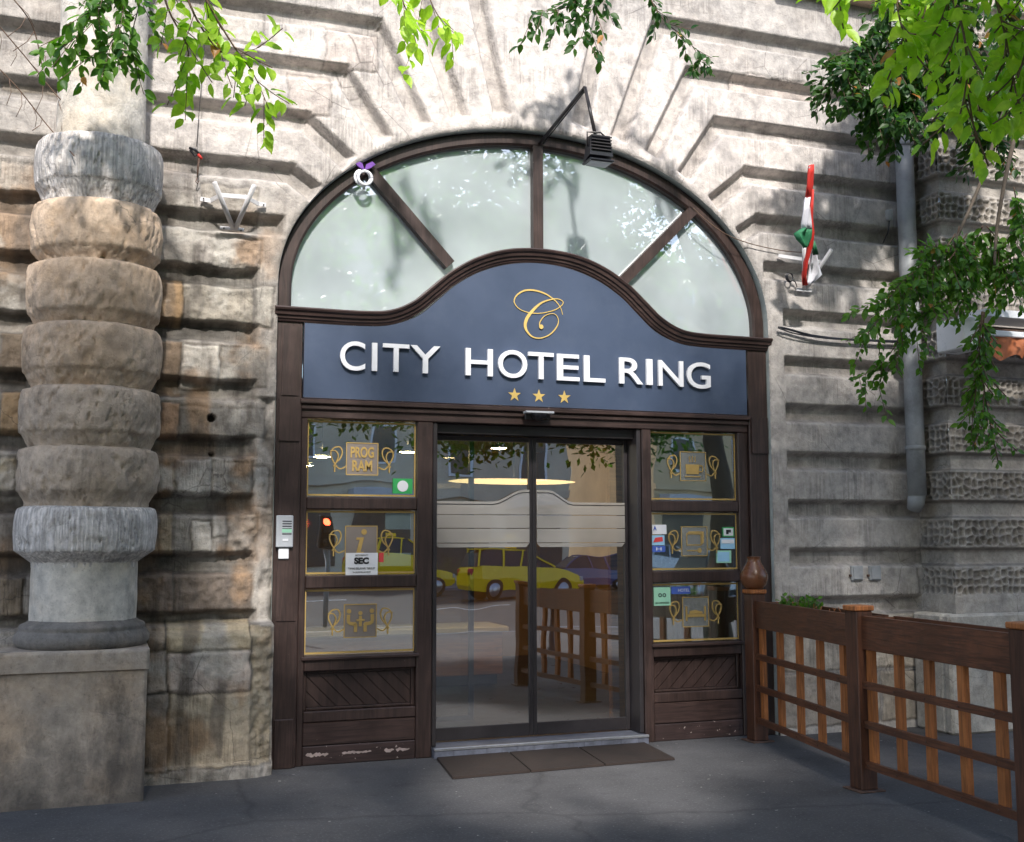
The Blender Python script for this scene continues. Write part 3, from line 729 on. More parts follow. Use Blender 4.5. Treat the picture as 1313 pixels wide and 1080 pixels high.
# window units
def side_unit(xa, xb, pa_, pb_):
    bb = [(xa, pa_, -.015, .10, 0, Z1+.007), (pb_, xb, -.015, .10, 0, Z1+.007)]
    fr = MB()
    for q in bb: fr.box(*q, .006)
    for (za, zb) in ((Z3, Z2), (Z5, Z4)): fr.box(pa_+.001, pb_-.001, -.010, .085, za+.004, zb-.004, .008)
    fr.box(pa_+.001, pb_-.001, -.010, .085, .655, Z6-.004, .008)
    fr.box(pa_+.001, pb_-.001, -.008, .085, .30, .375, .006)
    fr.build('window_frame', M['wood'], por)
    low = MB(); low.box(pa_+.001, pb_-.001, .0, .085, .135, .297, .006); low.build('kick_rail', M['woodh'], por)
    low = MB(); low.box(pa_+.001, pb_-.001, -.006, .085, .0, .132, .006); low.build('kick_board', M['woodchip'], por)
    sill = MB(); sill.box(pa_-.02, pb_+.02, -.035, -.012, Z6-.034, Z6-.008, .006); sill.build('window_sill', M['woodh'], por)
side_unit(1.325, 2.318, gl0, gl1); side_unit(4.064, 5.042, gr0, gr1)
def diag_panel(pa_, pb_, za, zb, sgn):
    bb = MB(); bb.box(pa_+.002, pb_-.002, .062, .083, za, zb)
    pitch_ = .105; wv = pitch_*.93; t = pa_-1.0
    x = pa_-(zb-za) if sgn < 0 else pa_
    # slanted boards clipped to the panel rectangle
    import itertools
    k = -12
    while k < 24:
        off = pa_+k*pitch_
        poly = [(off, zb), (off+wv, zb), (off+wv+sgn*(zb-za), za), (off+sgn*(zb-za), za)]
        poly = clip(poly, pa_+.03, pb_-.03, za+.02, zb-.02)
        if len(poly) >= 3 and area(poly) > 1e-5:
            cx = sum(p[0] for p in poly)/len(poly); cz = sum(p[1] for p in poly)/len(poly)
            inn = [(cx+(x_-cx)*.985, cz+(z_-cz)*.985) for x_, z_ in poly]
            n = len(poly); vs = [(x_, .061, z_) for x_, z_ in poly]+[(x_, .050, z_) for x_, z_ in inn]
            bb.add(vs, [tuple(range(n, 2*n))]+[(i, (i+1) % n, n+(i+1) % n, n+i) for i in range(n)])
        k += 1
    for q in ((pa_, pa_+.028, za, zb), (pb_-.028, pb_, za, zb), (pa_+.029, pb_-.029, zb-.018, zb), (pa_+.029, pb_-.029, za, za+.018)): bb.box(q[0]+.001, q[1]-.001, .035, .061, q[2], q[3], .004)
    bb.build('diagonal_board_panel', M['wood'], por)
def area(p): return abs(sum(p[i][0]*p[(i+1) % len(p)][1]-p[(i+1) % len(p)][0]*p[i][1] for i in range(len(p)))/2)
def clip(poly, xa, xb, za, zb):
    for ax, lim, s in ((0, xa, 1), (0, xb, -1), (1, za, 1), (1, zb, -1)):
        out = []
        for i in range(len(poly)):
            p, q = poly[i], poly[(i+1) % len(poly)]; ip = s*(p[ax]-lim) >= 0; iq = s*(q[ax]-lim) >= 0
            if ip: out.append(p)
            if ip != iq:
                t = (lim-p[ax])/(q[ax]-p[ax]); out.append((p[0]+(q[0]-p[0])*t, p[1]+(q[1]-p[1])*t))
        poly = out
        if not poly: return []
    return poly
diag_panel(gl0, gl1, .378, .652, 1); diag_panel(gr0, gr1, .378, .652, -1)
b = MB(); rg_ = random.Random(5); fx = P(392, 970, -.01).x
while fx < 2.16:
    l_ = rg_.uniform(.03, .24); m_ = max(5, int(l_/.012)); hh = rg_.uniform(.3, 1.0); up_ = [(fx+l_*k/m_, .078+hh*rg_.uniform(-.004, .016)*(0 < k < m_)) for k in range(m_+1)]; dn_ = [(fx+l_*k/m_, .072-hh*rg_.uniform(0.004, .020)*(0 < k < m_)) for k in range(m_+1)][::-1]
    q_ = MB(); q_.prism(up_+dn_, -.0085, -.0062); fo_ = q_.build('bare_wood_flake', M['flake'], por); fx += l_+rg_.uniform(.006, .10)
GY = .030          # glass plane of the side windows
def text_mesh(txt, name, mat, parent, x0, x1, z0, z1, yb, yf, bold=0.0, shear=0.0):
    cu = bpy.data.curves.new(name, 'FONT'); cu.body = txt; cu.extrude = .5; cu.offset = bold; cu.resolution_u = 6; cu.shear = shear
    cu.align_x = 'LEFT'; cu.space_line = .82
    to = bpy.data.objects.new(name, cu); C.objects.link(to); bpy.context.view_layer.update()
    dg = bpy.context.evaluated_depsgraph_get(); me = bpy.data.meshes.new_from_object(to.evaluated_get(dg)); bpy.data.objects.remove(to)
    n = len(me.vertices); a = np.zeros(n*3); me.vertices.foreach_get('co', a); a = a.reshape(-1, 3)
    mn, mx = a.min(0), a.max(0); q = (a-mn)/(mx-mn)
    out = np.stack([x0+q[:, 0]*(x1-x0), yb+(yf-yb)*q[:, 2], z0+q[:, 1]*(z1-z0)], -1)
    me.vertices.foreach_set('co', out.ravel()); me.materials.clear(); me.materials.append(mat)
    for p in me.polygons: p.use_smooth = False
    me.update(); me.name = name; o = bpy.data.objects.new(name, me); C.objects.link(o)
    if parent: attach(o, parent)
    return o
def pane_unit(xa, xb, za, zb, kind):
    bb = MB(); bb.box(xa, xb, GY, GY+.008, za, zb); pn = bb.build('window_pane', M['pane'], por)
    bd = MB(); w_ = .016; y0, y1 = GY-.004, GY-.001
    bd.ribbon([(xa+.012, za+.012), (xb-.012, za+.012), (xb-.012, zb-.012), (xa+.012, zb-.012)], w_, y0, y1, True); bd.build('gold_border', M['golddull'], pn)
    cx = (xa+xb)/2; cz = (za+zb)/2; yy0, yy1 = GY-.0045, GY-.0015
    s = .118
    sq = MB(); sq.box(cx-s, cx+s, yy1+.0002, GY-.0004, cz-s, cz+s); sq.build('emblem_square', M['taupe'] if kind in ('prog', 'i', 'people') else M['sqlight'], pn)
    fr = MB(); fr.ribbon([(cx-s, cz-s), (cx+s, cz-s), (cx+s, cz+s), (cx-s, cz+s)], .009, yy0, yy1, True)
    fr.build('emblem_frame', M['golddull'], pn)
    for sg in (-1, 1):
        fl = MB()
        q = [(.125, -.06), (.17, -.075), (.21, -.03), (.235, .03), (.215, .075), (.17, .085), (.15, .05), (.165, .0), (.20, -.04), (.205, -.10)]
        fl.ribbon(smooth_path([(cx+sg*a, cz+c) for a, c in q], 5), .009, yy0-.001, yy1-.001, drift=.003)
        q = [(.24, .055), (.20, .055), (.18, .02), (.195, -.03), (.215, -.06)]
        fl.ribbon(smooth_path([(cx+sg*a, cz+c) for a, c in q], 5), .008, yy0-.006, yy1-.006, drift=.002)
        fl.build('emblem_flourish', M['golddull'], pn)
    ic = MB(); iy0, iy1 = yy0-.002, yy1
    def disk(x, z, r): ic.prism([(x+r*math.cos(a*.524), z+r*math.sin(a*.524)) for a in range(12)], iy0, iy1)
    if kind == 'prog':
        text_mesh('PROG', 'emblem_word', M['golddull'], pn, cx-.088, cx+.088, cz+.008, cz+.09, iy1, iy0, .03)
        text_mesh('RAM', 'emblem_word', M['golddull'], pn, cx-.075, cx+.075, cz-.092, cz-.010, iy1, iy0, .03); return pn
    if kind == 'i':
        ic.prism([(cx-.035, cz+.035), (cx+.02, cz+.035), (cx-.005, cz-.07), (cx+.02, cz-.07), (cx+.016, cz-.088), (cx-.04, cz-.088), (cx-.012, cz+.018), (cx-.038, cz+.018)], iy0, iy1); disk(cx+.02, cz+.075, .021)
        ic.build('emblem_letter', M['golddull'], pn); return pn
    if kind == 'people':
        for sg in (-1, 1):
            disk(cx+sg*.085, cz+.07, .017); ic.ribbon(smooth_path([(cx+sg*.088, cz+.045), (cx+sg*.086, cz-.01), (cx+sg*.05, cz-.022), (cx+sg*.036, cz-.025), (cx+sg*.036, cz-.08)], 3), .024, iy0, iy1)
        disk(cx, cz+.055, .015); ic.ribbon([(cx, cz+.035), (cx, cz-.04)], .022, iy0-.001, iy1-.001); ic.ribbon([(cx-.03, cz+.005), (cx+.03, cz+.005)], .012, iy0-.003, iy1-.003)
    if kind == 'cup':
        ic.prism([(cx-.065, cz-.065), (cx+.05, cz-.065), (cx+.055, cz+.015), (cx-.07, cz+.015)], iy0, iy1)
        ic.ribbon([(cx-.075, cz-.085), (cx+.065, cz-.085)], .010, iy0, iy1)
        ic.ribbon(smooth_path([(cx+.056, cz+.005), (cx+.085, cz+.0), (cx+.085, cz-.04), (cx+.052, cz-.045)], 4), .009, iy0-.002, iy1-.002)
        for k in (-.035, -.01, .015): ic.ribbon(smooth_path([(cx+k, cz+.035), (cx+k+.008, cz+.05), (cx+k, cz+.065), (cx+k+.008, cz+.082)], 4), .006, iy0, iy1)
    if kind == 'key':
        ic.ribbon([(cx-.07, cz-.03), (cx+.06, cz-.03), (cx+.06, cz+.06), (cx-.07, cz+.06)], .010, iy0, iy1, True)
        ic.prism([(cx+.067, cz-.03), (cx+.085, cz-.01), (cx+.085, cz+.08), (cx-.05, cz+.08), (cx-.065, cz+.067), (cx+.067, cz+.067)], iy0, iy1)
        disk(cx+.045, cz-.075, .02); ic.ribbon([(cx+.024, cz-.076), (cx-.07, cz-.076)], .010, iy0, iy1)
    if kind == 'bed':
        ic.ribbon([(cx-.085, cz+.045), (cx-.085, cz-.07)], .014, iy0, iy1); ic.ribbon([(cx+.085, cz+.045), (cx+.085, cz-.07)], .014, iy0, iy1)
        ic.ribbon([(cx-.076, cz-.03), (cx+.076, cz-.03)], .022, iy0, iy1)
        ic.prism([(cx-.06, cz-.015), (cx+.06, cz-.015), (cx+.06, cz+.0), (cx+.0, cz+.015), (cx-.055, cz+.008)], iy0, iy1)
    ic.build('emblem_icon', M['golddull'], pn); return pn
M['sqlight'] = glass('pale_grey_film', .04, (.8, .82, .8), .35, (.42, .43, .42), .2)
pA = pane_unit(gl0, gl1, Z2, Z1, 'prog'); pB = pane_unit(gl0, gl1, Z4, Z3, 'i'); pC = pane_unit(gl0, gl1, Z6, Z5, 'people')
pD = pane_unit(gr0, gr1, Z2, Z1, 'cup'); pE = pane_unit(gr0, gr1, Z4, Z3, 'key'); pF = pane_unit(gr0, gr1, Z6, Z5, 'bed')
def sticker(px0, py0, px1, py1, mat, parent, name='sticker', y=GY-.008):
    a = P(px0, py1, y); c = P(px1, py0, y); bb = MB(); bb.box(a.x, c.x, y, y+.0015, a.z, c.z); return bb.build(name, mat, parent), (a.x, c.x, a.z, c.z)
def printed(txt, fx0, fx1, fz0, fz1, rect, parent, mat, y=GY-.0105, bold=.0):
    xa, xb, za, zb = rect; W, H = xb-xa, zb-za
    return text_mesh(txt, 'printed_text', mat, parent, xa+fx0*W, xa+fx1*W, za+fz0*H, za+fz1*H, y+.002, y, bold)
s, rc = sticker(503.6, 614, 529, 633, M['stkgreen'], pA)
bb = MB(); cx, cz = (rc[0]+rc[1])/2, (rc[2]+rc[3])/2; bb.prism([(cx+.042*math.cos(a*.4189), cz+.042*math.sin(a*.4189)) for a in range(15)], GY-.0105, GY-.0085); bb.build('sticker_disc', M['sticker'], pA)
s, rc = sticker(443, 709, 484.5, 738, M['sticker'], pB)
printed('SEC', .26, .72, .50, .80, rc, pB, M['ink'], bold=.06); printed('BIZTOSITOTT', .3, .7, .86, .93, rc, pB, M['ink']); printed('TAMAS-BELAVARI TERULET', .08, .92, .26, .35, rc, pB, M['ink']); printed('24 ORAS FELUGYELET', .22, .78, .10, .17, rc, pB, M['ink'])
s, rc = sticker(494, 658, 527, 679, M['sticker'], pB, y=GY+.012); s, rc = sticker(487, 709, 527, 726, M['sticker'], pB, y=GY+.012); sticker(486, 709, 492, 721, M['stkred'], pB)
s, rc = sticker(836.5, 673, 854.5, 685, M['sticker'], pE); printed('A', .06, .3, .4, .85, rc, pE, M['stkblue'], bold=.05)
s, rc = sticker(836, 686.5, 852, 699, M['stksky'], pE); bb = MB(); bb.prism([(rc[0]+.01, rc[2]+.02), (rc[1]-.015, rc[2]+.03), (rc[1]-.02, rc[3]-.012), (rc[0]+.03, rc[3]-.02)], GY-.0105, GY-.0085); bb.build('sticker_mark', M['stkred'], pE)
s, rc = sticker(836.5, 700, 853, 708, M['stkblue'], pE); printed('H', .3, .7, .25, .75, rc, pE, M['sticker'])
s, rc = sticker(926.5, 676, 941, 688.5, M['stkgreen'], pE); s2, r2 = sticker(928, 677.5, 940, 687, M['sticker'], pE, y=GY-.0098); printed('F', .25, .75, .2, .8, r2, pE, M['ink'], y=GY-.0125, bold=.08)
s, rc = sticker(924, 690, 942, 704, M['stksky'], pE); bb = MB(); bb.box(rc[0]+.008, rc[1]-.008, GY-.0105, GY-.0085, (rc[2]+rc[3])/2, rc[3]-.012); bb.build('sticker_mark', M['sticker'], pE)
s, rc = sticker(919, 706, 937.5, 722, M['stkmint'], pE); bb = MB(); bb.box(rc[0]+.008, rc[1]-.02, GY-.0105, GY-.0085, rc[2]+.01, rc[3]-.012); bb.build('sticker_mark', M['stksky'], pE)
s, rc = sticker(838.5, 753, 859.5, 777, M['stkmint'], pF)
bb = MB(); cx, cz = (rc[0]+rc[1])/2, (rc[2]+rc[3])/2
for sg in (-1, 1): bb.ribbon([(cx+sg*.019+.013*math.cos(a*.785), cz+.01+.013*math.sin(a*.785)) for a in range(8)], .007, GY-.0105, GY-.0085, True)
bb.build('sticker_mark', M['ink'], pF); printed('RECOMMENDED', .1, .9, .1, .2, rc, pF, M['ink'])
s, rc = sticker(861, 752, 885, 762, M['stkblue'], pF); printed('HOTEL', .35, .95, .3, .7, rc, pF, M['sticker'])

# door: threshold, two sliding leaves in the recess
DY = .20
bb = MB(); bb.box(d0+.001, d0+.035, .0, DY+.08, SILL, 2.475, .004); bb.box(d1-.035, d1-.001, .0, DY+.08, SILL, 2.475, .004); bb.box(d0+.036, d1-.036, .06, DY+.08, 2.40, 2.474, .004)
bb.build('door_jamb', M['dark'], por)
th = MB(); th.box(d0+.001, d1-.001, -.075, .34, 0, SILL-.006, .002); thr = th.build('threshold', M['tile'], por)
th = MB(); th.box(d0+.001, d1-.001, -.085, -.055, SILL-.020, SILL, .003); th.build('metal_edge', M['steel'], thr)
th = MB(); xx = d0+.01
while xx < d1-.12:
    w_ = random.uniform(.11, .16); th.box(xx, min(xx+w_, d1-.003), -.0795, -.076, .004, SILL-.022, .0008); xx += w_+.006
th.build('riser_tile', paint('riser_tile_stone', (.15, .16, .20), .4, .45, 9, .1), thr)
DM = 3.195
def leaf_(xa, xb, y):
    st = .030; bb = MB(); bb.box(xa, xa+st, y-.02, y+.02, SILL+.004, 2.40, .003); bb.box(xb-st, xb, y-.02, y+.02, SILL+.004, 2.40, .003)
    bb.box(xa+st+.001, xb-st-.001, y-.02, y+.02, SILL+.004, SILL+.10, .003); bb.box(xa+st+.001, xb-st-.001, y-.02, y+.02, 2.36, 2.398, .003)
    lf = bb.build('sliding_door', M['dark'], por)
    k = math.tan(R(TILT)); za, zb = SILL+.10, 2.362; g = MB()
    g.add([(xa+st, y+k*(za-1.2), za), (xb-st, y+k*(za-1.2), za), (xb-st, y+k*(zb-1.2), zb), (xa+st, y+k*(zb-1.2), zb)], [(0, 1, 2, 3)])
    pn = g.build('door_glass', M['door'], lf); return lf, pn
TILT = .35
L1, G1 = leaf_(d0+.037, DM-.001, DY); L2, G2 = leaf_(DM+.001, d1-.037, DY)
# etched decorative band stuck across both leaves
def band(xa, xb, parent, left):
    yb = DY-.0255; pz = lambda px, py: P(px, py, yb)
    segs = []
    def slab(p, name='etched_band'):
        q = MB(); q.prism(p, yb-.001, yb+.001); q.build(name, M['frost'], parent)
    zA, zB, zC, zD, zE = pz(600, 643).z, pz(600, 660.5).z, pz(600, 678).z, pz(600, 697).z, pz(600, 702).z
    zt = pz(665, 628).z
    if left: top = [(xa, zA+.0), (pz(632, 0).x, zA)] + [(pz(632+38*t, 0).x, zA+(zt-zA)*(t*t*(3-2*t))) for t in (.2, .4, .55, .7, .85, 1)] + [(xb, zt)]
    else: top = [(xa, zt), (pz(700, 0).x, zt)] + [(pz(700+30*t, 0).x, zt+(zA-zt)*(t*t*(3-2*t))) for t in (.2, .4, .6, .8, 1)] + [(xb, zA)]
    slab([(xa, zB+.006)] + top + [(xb, zB+.006)]) if True else 0
    slab([(xa, zB), (xb, zB), (xb, zC+.006), (xa, zC+.006)]); slab([(xa, zC), (xb, zC), (xb, zD+.006), (xa, zD+.006)]); slab([(xa+.03, zE), (xb-.03, zE), (xb, zD), (xa, zD)])
    ln = MB(); o_ = .022
    tl = [(x_, z_-o_) for x_, z_ in top]; ln.ribbon(tl, .006, yb-.004, yb-.002); ln.build('etched_line', M['dark'], parent)
band(d0+.067, DM-.031, L1, True); band(DM+.031, d1-.067, L2, False)

# ---------------------------------------------------------------- hotel sign
sg = thing('hotel_sign', 'blue-grey sign board with raised white capital letters, gold script letter and three stars', 'sign', (XC, -.06, 2.9))
halfb = [(1.80, 3.168), (1.40, 3.172), (1.20, 3.195), (1.0, 3.275), (.84, 3.41), (.70, 3.535), (.50, 3.655), (.26, 3.735), (0, 3.762)]
tb = smooth_path([(XC-a, z) for a, z in halfb]+[(XC+a, z) for a, z in halfb[::-1][1:]], 6)
tb[0] = (1.33, tb[0][1]); tb = [q for q in tb if 1.33 <= q[0] <= 5.02] + [(5.022, 3.168)]
b = MB(); b.prism([(1.33, 2.615)] + tb + [(5.022, 2.615)], -.055, .0); b.build('board', M['board'], sg)
b = MB(); b.ribbon([(1.33, 2.618)] + tb + [(5.022, 2.618)], .003, -.057, -.0551, True); b.build('board_edge', M['woodchip'], sg)
LB = -.060; LF = -.084
z1 = lambda x, y: (370+x/4.235, 320+y/4.235); z2 = lambda x, y: (660+x/4.103, 320+y/4.103); z5 = lambda x, y: (620+x/5.4, 340+y/5.4)
LET = [('C', z1, 280, 505, 418, 650), ('I', z1, 453, 512, 483, 654), ('T', z1, 512, 520, 657, 657), ('Y', z1, 662, 530, 825, 665), ('H', z1, 962, 543, 1110, 681),
       ('O', z5, 103, 597, 303, 773), ('T', z5, 312, 612, 487, 782), ('E', z5, 510, 624, 665, 794), ('L', z5, 697, 634, 843, 804),
       ('R', z2, 552, 576, 675, 702), ('I', z2, 695, 583, 725, 706), ('N', z2, 758, 590, 887, 714), ('G', z2, 908, 601, 1030, 724)]
for ch, fn, xa, ya, xb, yb in LET:
    a = P(*fn(xa, yb), LF); c = P(*fn(xb, ya), LF)
    zc = P(*fn((xa+xb)/2, (ya+yb)/2), LF).z; hh = .105 if ch not in 'COG' else .109
    text_mesh(ch, 'letter', M['white'], sg, a.x, c.x, zc-hh, zc+hh, LB, LF, .006)
mono = [(548,343),(535,300),(500,250),(430,200),(350,175),(280,178),(228,212),(213,258),(250,305),(320,330),(400,333),(490,312),(540,280),(550,255),(520,236),(470,238),(400,262),(340,315),(300,370),(288,420),(305,465),(345,500),(400,505),(460,480),(505,430),(518,385),(500,345),(465,337),(420,355),(390,395),(388,425)]
mw_ = [4, 4, 6, 9, 10, 10, 8, 6, 5, 5, 5, 5, 5, 5, 5, 7, 11, 17, 20, 18, 12, 8, 7, 7, 7, 5, 4, 4, 5, 6, 7]
pts = [(*XZ(*z5(x, y), -.06), w_*.00128) for (x, y), w_ in zip(mono, mw_)]
sp = smooth_path(pts, 6); b = MB(); b.ribbon([(q[0], q[1]) for q in sp], [q[2] for q in sp], -.060, -.057, drift=.004)
dx, dz = XZ(*z5(398, 428), -.06); b.prism([(dx+.018*math.cos(a*.5236), dz+.018*math.sin(a*.5236)) for a in range(12)], -.067, -.0655); b.build('script_letter', M['gold'], sg)
for (x, y) in ((215, 893), (384, 902), (560, 910)):
    cx, cz = XZ(*z5(x, y+6), -.06); b = MB()
    b.prism([(cx+(.055 if k % 2 == 0 else .0215)*math.sin(k*math.pi/5), cz+(.055 if k % 2 == 0 else .0215)*math.cos(k*math.pi/5)) for k in range(10)], -.0595, -.057); b.build('star', M['gold'], sg)

# ---------------------------------------------------------------- small fittings
# door sensor
p = P(690, 533, -.09); t = thing('door_sensor', 'black dome door sensor on small metal plate above the sliding door', 'sensor', (p.x, -.063, p.z))
b = MB(); b.box(p.x-.115, p.x+.115, -.145, -.064, p.z+.012, p.z+.030, .004); b.build('cover', M['silver'], t)
b = MB(); b.box(p.x-.105, p.x+.105, -.085, -.064, p.z-.03, p.z+.010, .003); b.build('mounting_plate', M['dark'], t)
b = MB(); b.lathe([(.066*math.cos(a*.1745), p.z+.010-.055*math.sin(a*.1745)) for a in range(10)], p.x, -.12, 24); b.build('dome', M['black'], t)
# intercom
a = P(354, 661, -.06); c = P(375, 702, -.06); t = thing('intercom', 'silver door intercom with speaker slots on the left door post', 'intercom', (a.x, -.056, c.z))
b = MB(); b.box(a.x, c.x, -.086, -.055, c.z, a.z, .006); b.box(a.x, a.x+.022, -.089, -.0865, c.z+.004, a.z-.004, .001); b.build('housing', M['silver'], t)
b = MB()
for k in range(6): b.box(a.x+.042, c.x-.012, -.0875, -.0862, a.z-.045-k*.018, a.z-.038-k*.018)
b.build('speaker_slot', M['black'], t)
b = MB(); b.box(a.x+.04, c.x-.012, -.0885, -.0862, c.z+.105, c.z+.13); b.build('name_plate', M['stkmint'], t)
b = MB(); b.box(a.x+.045, c.x-.035, -.0895, -.0862, c.z+.045, c.z+.06); b.build('call_button', M['sticker'], t)
a2 = P(357, 703.5, -.06); c2 = P(370, 717, -.06); b = MB(); b.box(a2.x, c2.x, -.070, -.055, c2.z, a2.z, .005); o = b.build('key_reader', M['white'], None)
tag(o, 'small white card reader just below the silver intercom', 'card reader')
# floodlight on its bent arm
A0 = P(692, 184, -.03); A1 = P(750, 112, -.55); A2 = P(763, 172, -.62)
t = thing('floodlight', 'black floodlight on a bent steel arm over the arch top', 'floodlight', A0)
b = MB(); b.tube([A0, A1], .014, 8); b.tube([A0+Vector((.03, 0, .0)), A1+Vector((.0, 0, -.03))], .006, 6); b.tube([A1, A2], .014, 8); b.build('arm', M['dark'], t)
b = MB(); c = P(767, 186, -.64); x, y, z = c
b.add([(x-.095, y-.06, z-.10), (x+.095, y-.06, z-.10), (x+.095, y+.07, z-.13), (x-.095, y+.07, z-.13), (x-.075, y-.05, z+.06), (x+.075, y-.05, z+.06), (x+.075, y+.04, z+.06), (x-.075, y+.04, z+.06)], [(0,1,2,3),(4,7,6,5),(0,4,5,1),(1,5,6,2),(2,6,7,3),(3,7,4,0)])
b.build('lamp_body', M['black'], t)
b = MB()
for k in range(5): b.box(x-.082, x+.082, y-.072, y-.058, z-.06+k*.025, z-.052+k*.025)
b.build('cooling_fin', M['dark'], t)
b = MB(); b.box(x-.10, x+.10, y-.075, y+.08, z-.145, z-.128, .004); b.build('lamp_rim', M['black'], t)
b = MB(); b.box(x-.085, x+.085, y-.06, y+.065, z-.1495, z-.1458); b.build('lamp_glass', M['silver'], t)
b = MB(); b.tube([(x-.09, y, z-.02), (x-.09, y, z+.09), (x+.02, y, z+.10), (x+.06, y, z+.07)], .007, 6); b.build('yoke', M['dark'], t)
# ring ornament with bow at upper left mullion
c = P(467, 228, -.06); t = thing('ring_ornament', 'white plastic rings with a purple bow hanging on the fanlight frame', 'ornament', c)
for k in range(2):
    b = MB(); cc = c+Vector((k*.012-.012, -.03*k, -.01*k)); r_ = .058-.006*k
    b.tube([cc+Vector((r_*math.cos(a*.2618), 0, r_*math.sin(a*.2618))) for a in range(25)], .011, 8); b.build('ring', M['white'], t)
b = MB(); q = P(467, 213, -.07)
for s_ in (-1, 1): b.prism([(q.x, q.z-.035), (q.x+s_*.05, q.z-.01), (q.x+s_*.085, q.z+.02), (q.x+s_*.06, q.z+.04), (q.x+s_*.015, q.z+.012)][::s_], q.y-.01+s_*.003, q.y+.01+s_*.003)
b.build('bow', M['purple'], t)
# V shaped flag bracket on the left wall
def pxs(a, Y): return P(a[0], a[1], Y)
t = thing('flag_holder', 'empty white V-shaped twin flag bracket bolted to the left wall', 'flag holder', P(297, 292, -.14))
b = MB(); b.tube([pxs((299, 293), -.15), pxs((275, 234), -.42)], .017, 10); b.build('tube_socket', M['whitemetal'], t)
b = MB(); b.tube([pxs((302, 293), -.15), pxs((326, 238), -.42)], .017, 10); b.build('tube_socket', M['whitemetal'], t)
b = MB(); a_, c_ = pxs((282, 290), -.135), pxs((313, 296), -.135); b.box(a_.x, c_.x, -.14, -.128, c_.z-.005, a_.z, .003); b.build('foot_plate', M['whitemetal'], t)
b = MB(); b.bar(pxs((257, 255), -.13), pxs((272, 258), -.14), .03, .006, (0, 1, 0)); b.bar(pxs((270, 257), -.14), pxs((284, 250), -.25), .03, .006, (0, 1, 0)); b.bar(pxs((282, 250), -.25), pxs((316, 253), -.25), .03, .006, (0, 1, 0))
b.bar(pxs((314, 252), -.25), pxs((332, 262), -.14), .03, .006, (0, 1, 0)); b.bar(pxs((330, 261), -.14), pxs((341, 263), -.13), .03, .006, (0, 1, 0)); b.build('brace_strap', M['whitemetal'], t)
b = MB()
for q in ((261, 255), (338, 263), (287, 293), (309, 296)):
    v = pxs(q, -.142); b.prism([(v.x+.006*math.cos(k), v.z+.006*math.sin(k)) for k in range(6)], -.150, -.140)
b.build('bolt', M['dark'], t)
# turnbuckle hook with wire
t = thing('wire_tensioner', 'rusty turnbuckle and hook hanging from a wire on the left wall', 'hook', P(250, 190, -.13))
b = MB(); b.tube([P(270, -60, -.14), P(262, 60, -.14), P(254, 160, -.13), P(252, 188, -.14)], .0025, 5); b.build('wire', M['black'], t)
b = MB(); b.tube([P(243, 190, -.14), P(250, 192, -.16), P(256, 198, -.14), P(250, 200, -.13), P(244, 192, -.14)], .010, 6); b.build('clamp', M['black'], t)
b = MB(); b.tube([P(256, 200, -.14), P(254, 214, -.14), P(253, 228, -.14)], [.010, .008, .004], 7); b.tube([P(253, 228, -.14), P(251, 233, -.15), P(253, 236, -.14), P(255, 232, -.14)], .004, 6); b.build('turnbuckle', M['rust'], t)
b = MB(); b.tube([P(254, 198, -.15), P(259, 204, -.15)], .010, 7); b.build('red_tape', M['red'], t)
# flag on the right wall
t = thing('flag_bracket', 'white V-shaped bracket on right wall holding the striped flag', 'flag holder', P(1031, 372, -.14))
b = MB(); b.tube([P(1031, 370, -.14), P(1031, 318, -.42)], .016, 10); b.build('tube_socket', M['whitemetal'], t)
b = MB(); b.tube([P(1034, 370, -.14), P(1066, 320, -.42)], .017, 10); b.build('tube_socket', M['whitemetal'], t)
b = MB(); a_, c_ = P(1021, 369, -.135), P(1041, 375, -.135); b.box(a_.x, c_.x, -.14, -.128, c_.z, a_.z, .003); b.build('foot_plate', M['whitemetal'], t)
b = MB(); b.bar(P(998, 328, -.13), P(1054, 336, -.22), .03, .006, (0, 1, 0)); b.build('brace_strap', M['whitemetal'], t)
t = thing('flag', 'furled red, white and green striped flag on a pole at the right wall', 'flag', P(1031, 365, -.16))
b = MB(); b.tube([P(1031, 365, -.17), P(1038, 214, -.80)], .007, 8); b.build('flag_pole', M['steel'], t)
def cloth(name, rows, mat, th=.012):
    # rows: list of (pxL, pxR, py, Y)
    vs = []; fs = []; m = 7
    for (l, r_, y, Y) in rows:
        for k in range(m):
            f_ = k/(m-1); v = P(l+(r_-l)*f_, y, Y); v.y += .022*math.sin(f_*9+y*.07)-.01; vs.append(v)
    n = len(rows)
    for i in range(n-1):
        for k in range(m-1): fs.append((i*m+k, i*m+k+1, (i+1)*m+k+1, (i+1)*m+k))
    base = len(vs); vs2 = [Vector(v)+Vector((0, th, 0)) for v in vs]; fs2 = [tuple(i+base for i in f)[::-1] for f in fs]
    edge = [(k, k+1, base+k+1, base+k) for k in range(m-1)]+[((n-1)*m+k+1, (n-1)*m+k, base+(n-1)*m+k, base+(n-1)*m+k+1) for k in range(m-1)]
    edge += [((i+1)*m, i*m, base+i*m, base+(i+1)*m) for i in range(n-1)]+[(i*m+m-1, (i+1)*m+m-1, base+(i+1)*m+m-1, base+i*m+m-1) for i in range(n-1)]
    bb = MB(); bb.add(vs+vs2, fs+fs2+edge, True); return bb.build(name, mat, t)
cloth('red_stripe', [(1038, 1041, 212, -.80), (1035.5, 1042, 222, -.78), (1033, 1042, 238, -.74), (1031, 1041, 254, -.70)], M['red'])
cloth('red_stripe', [(1039.5, 1042, 244, -.735), (1038.5, 1041.5, 270, -.66), (1038, 1041.5, 300, -.60), (1035, 1041, 315, -.55), (1030, 1036, 335, -.48), (1028.5, 1034, 352, -.42), (1030, 1035, 366, -.38)], M['red'])
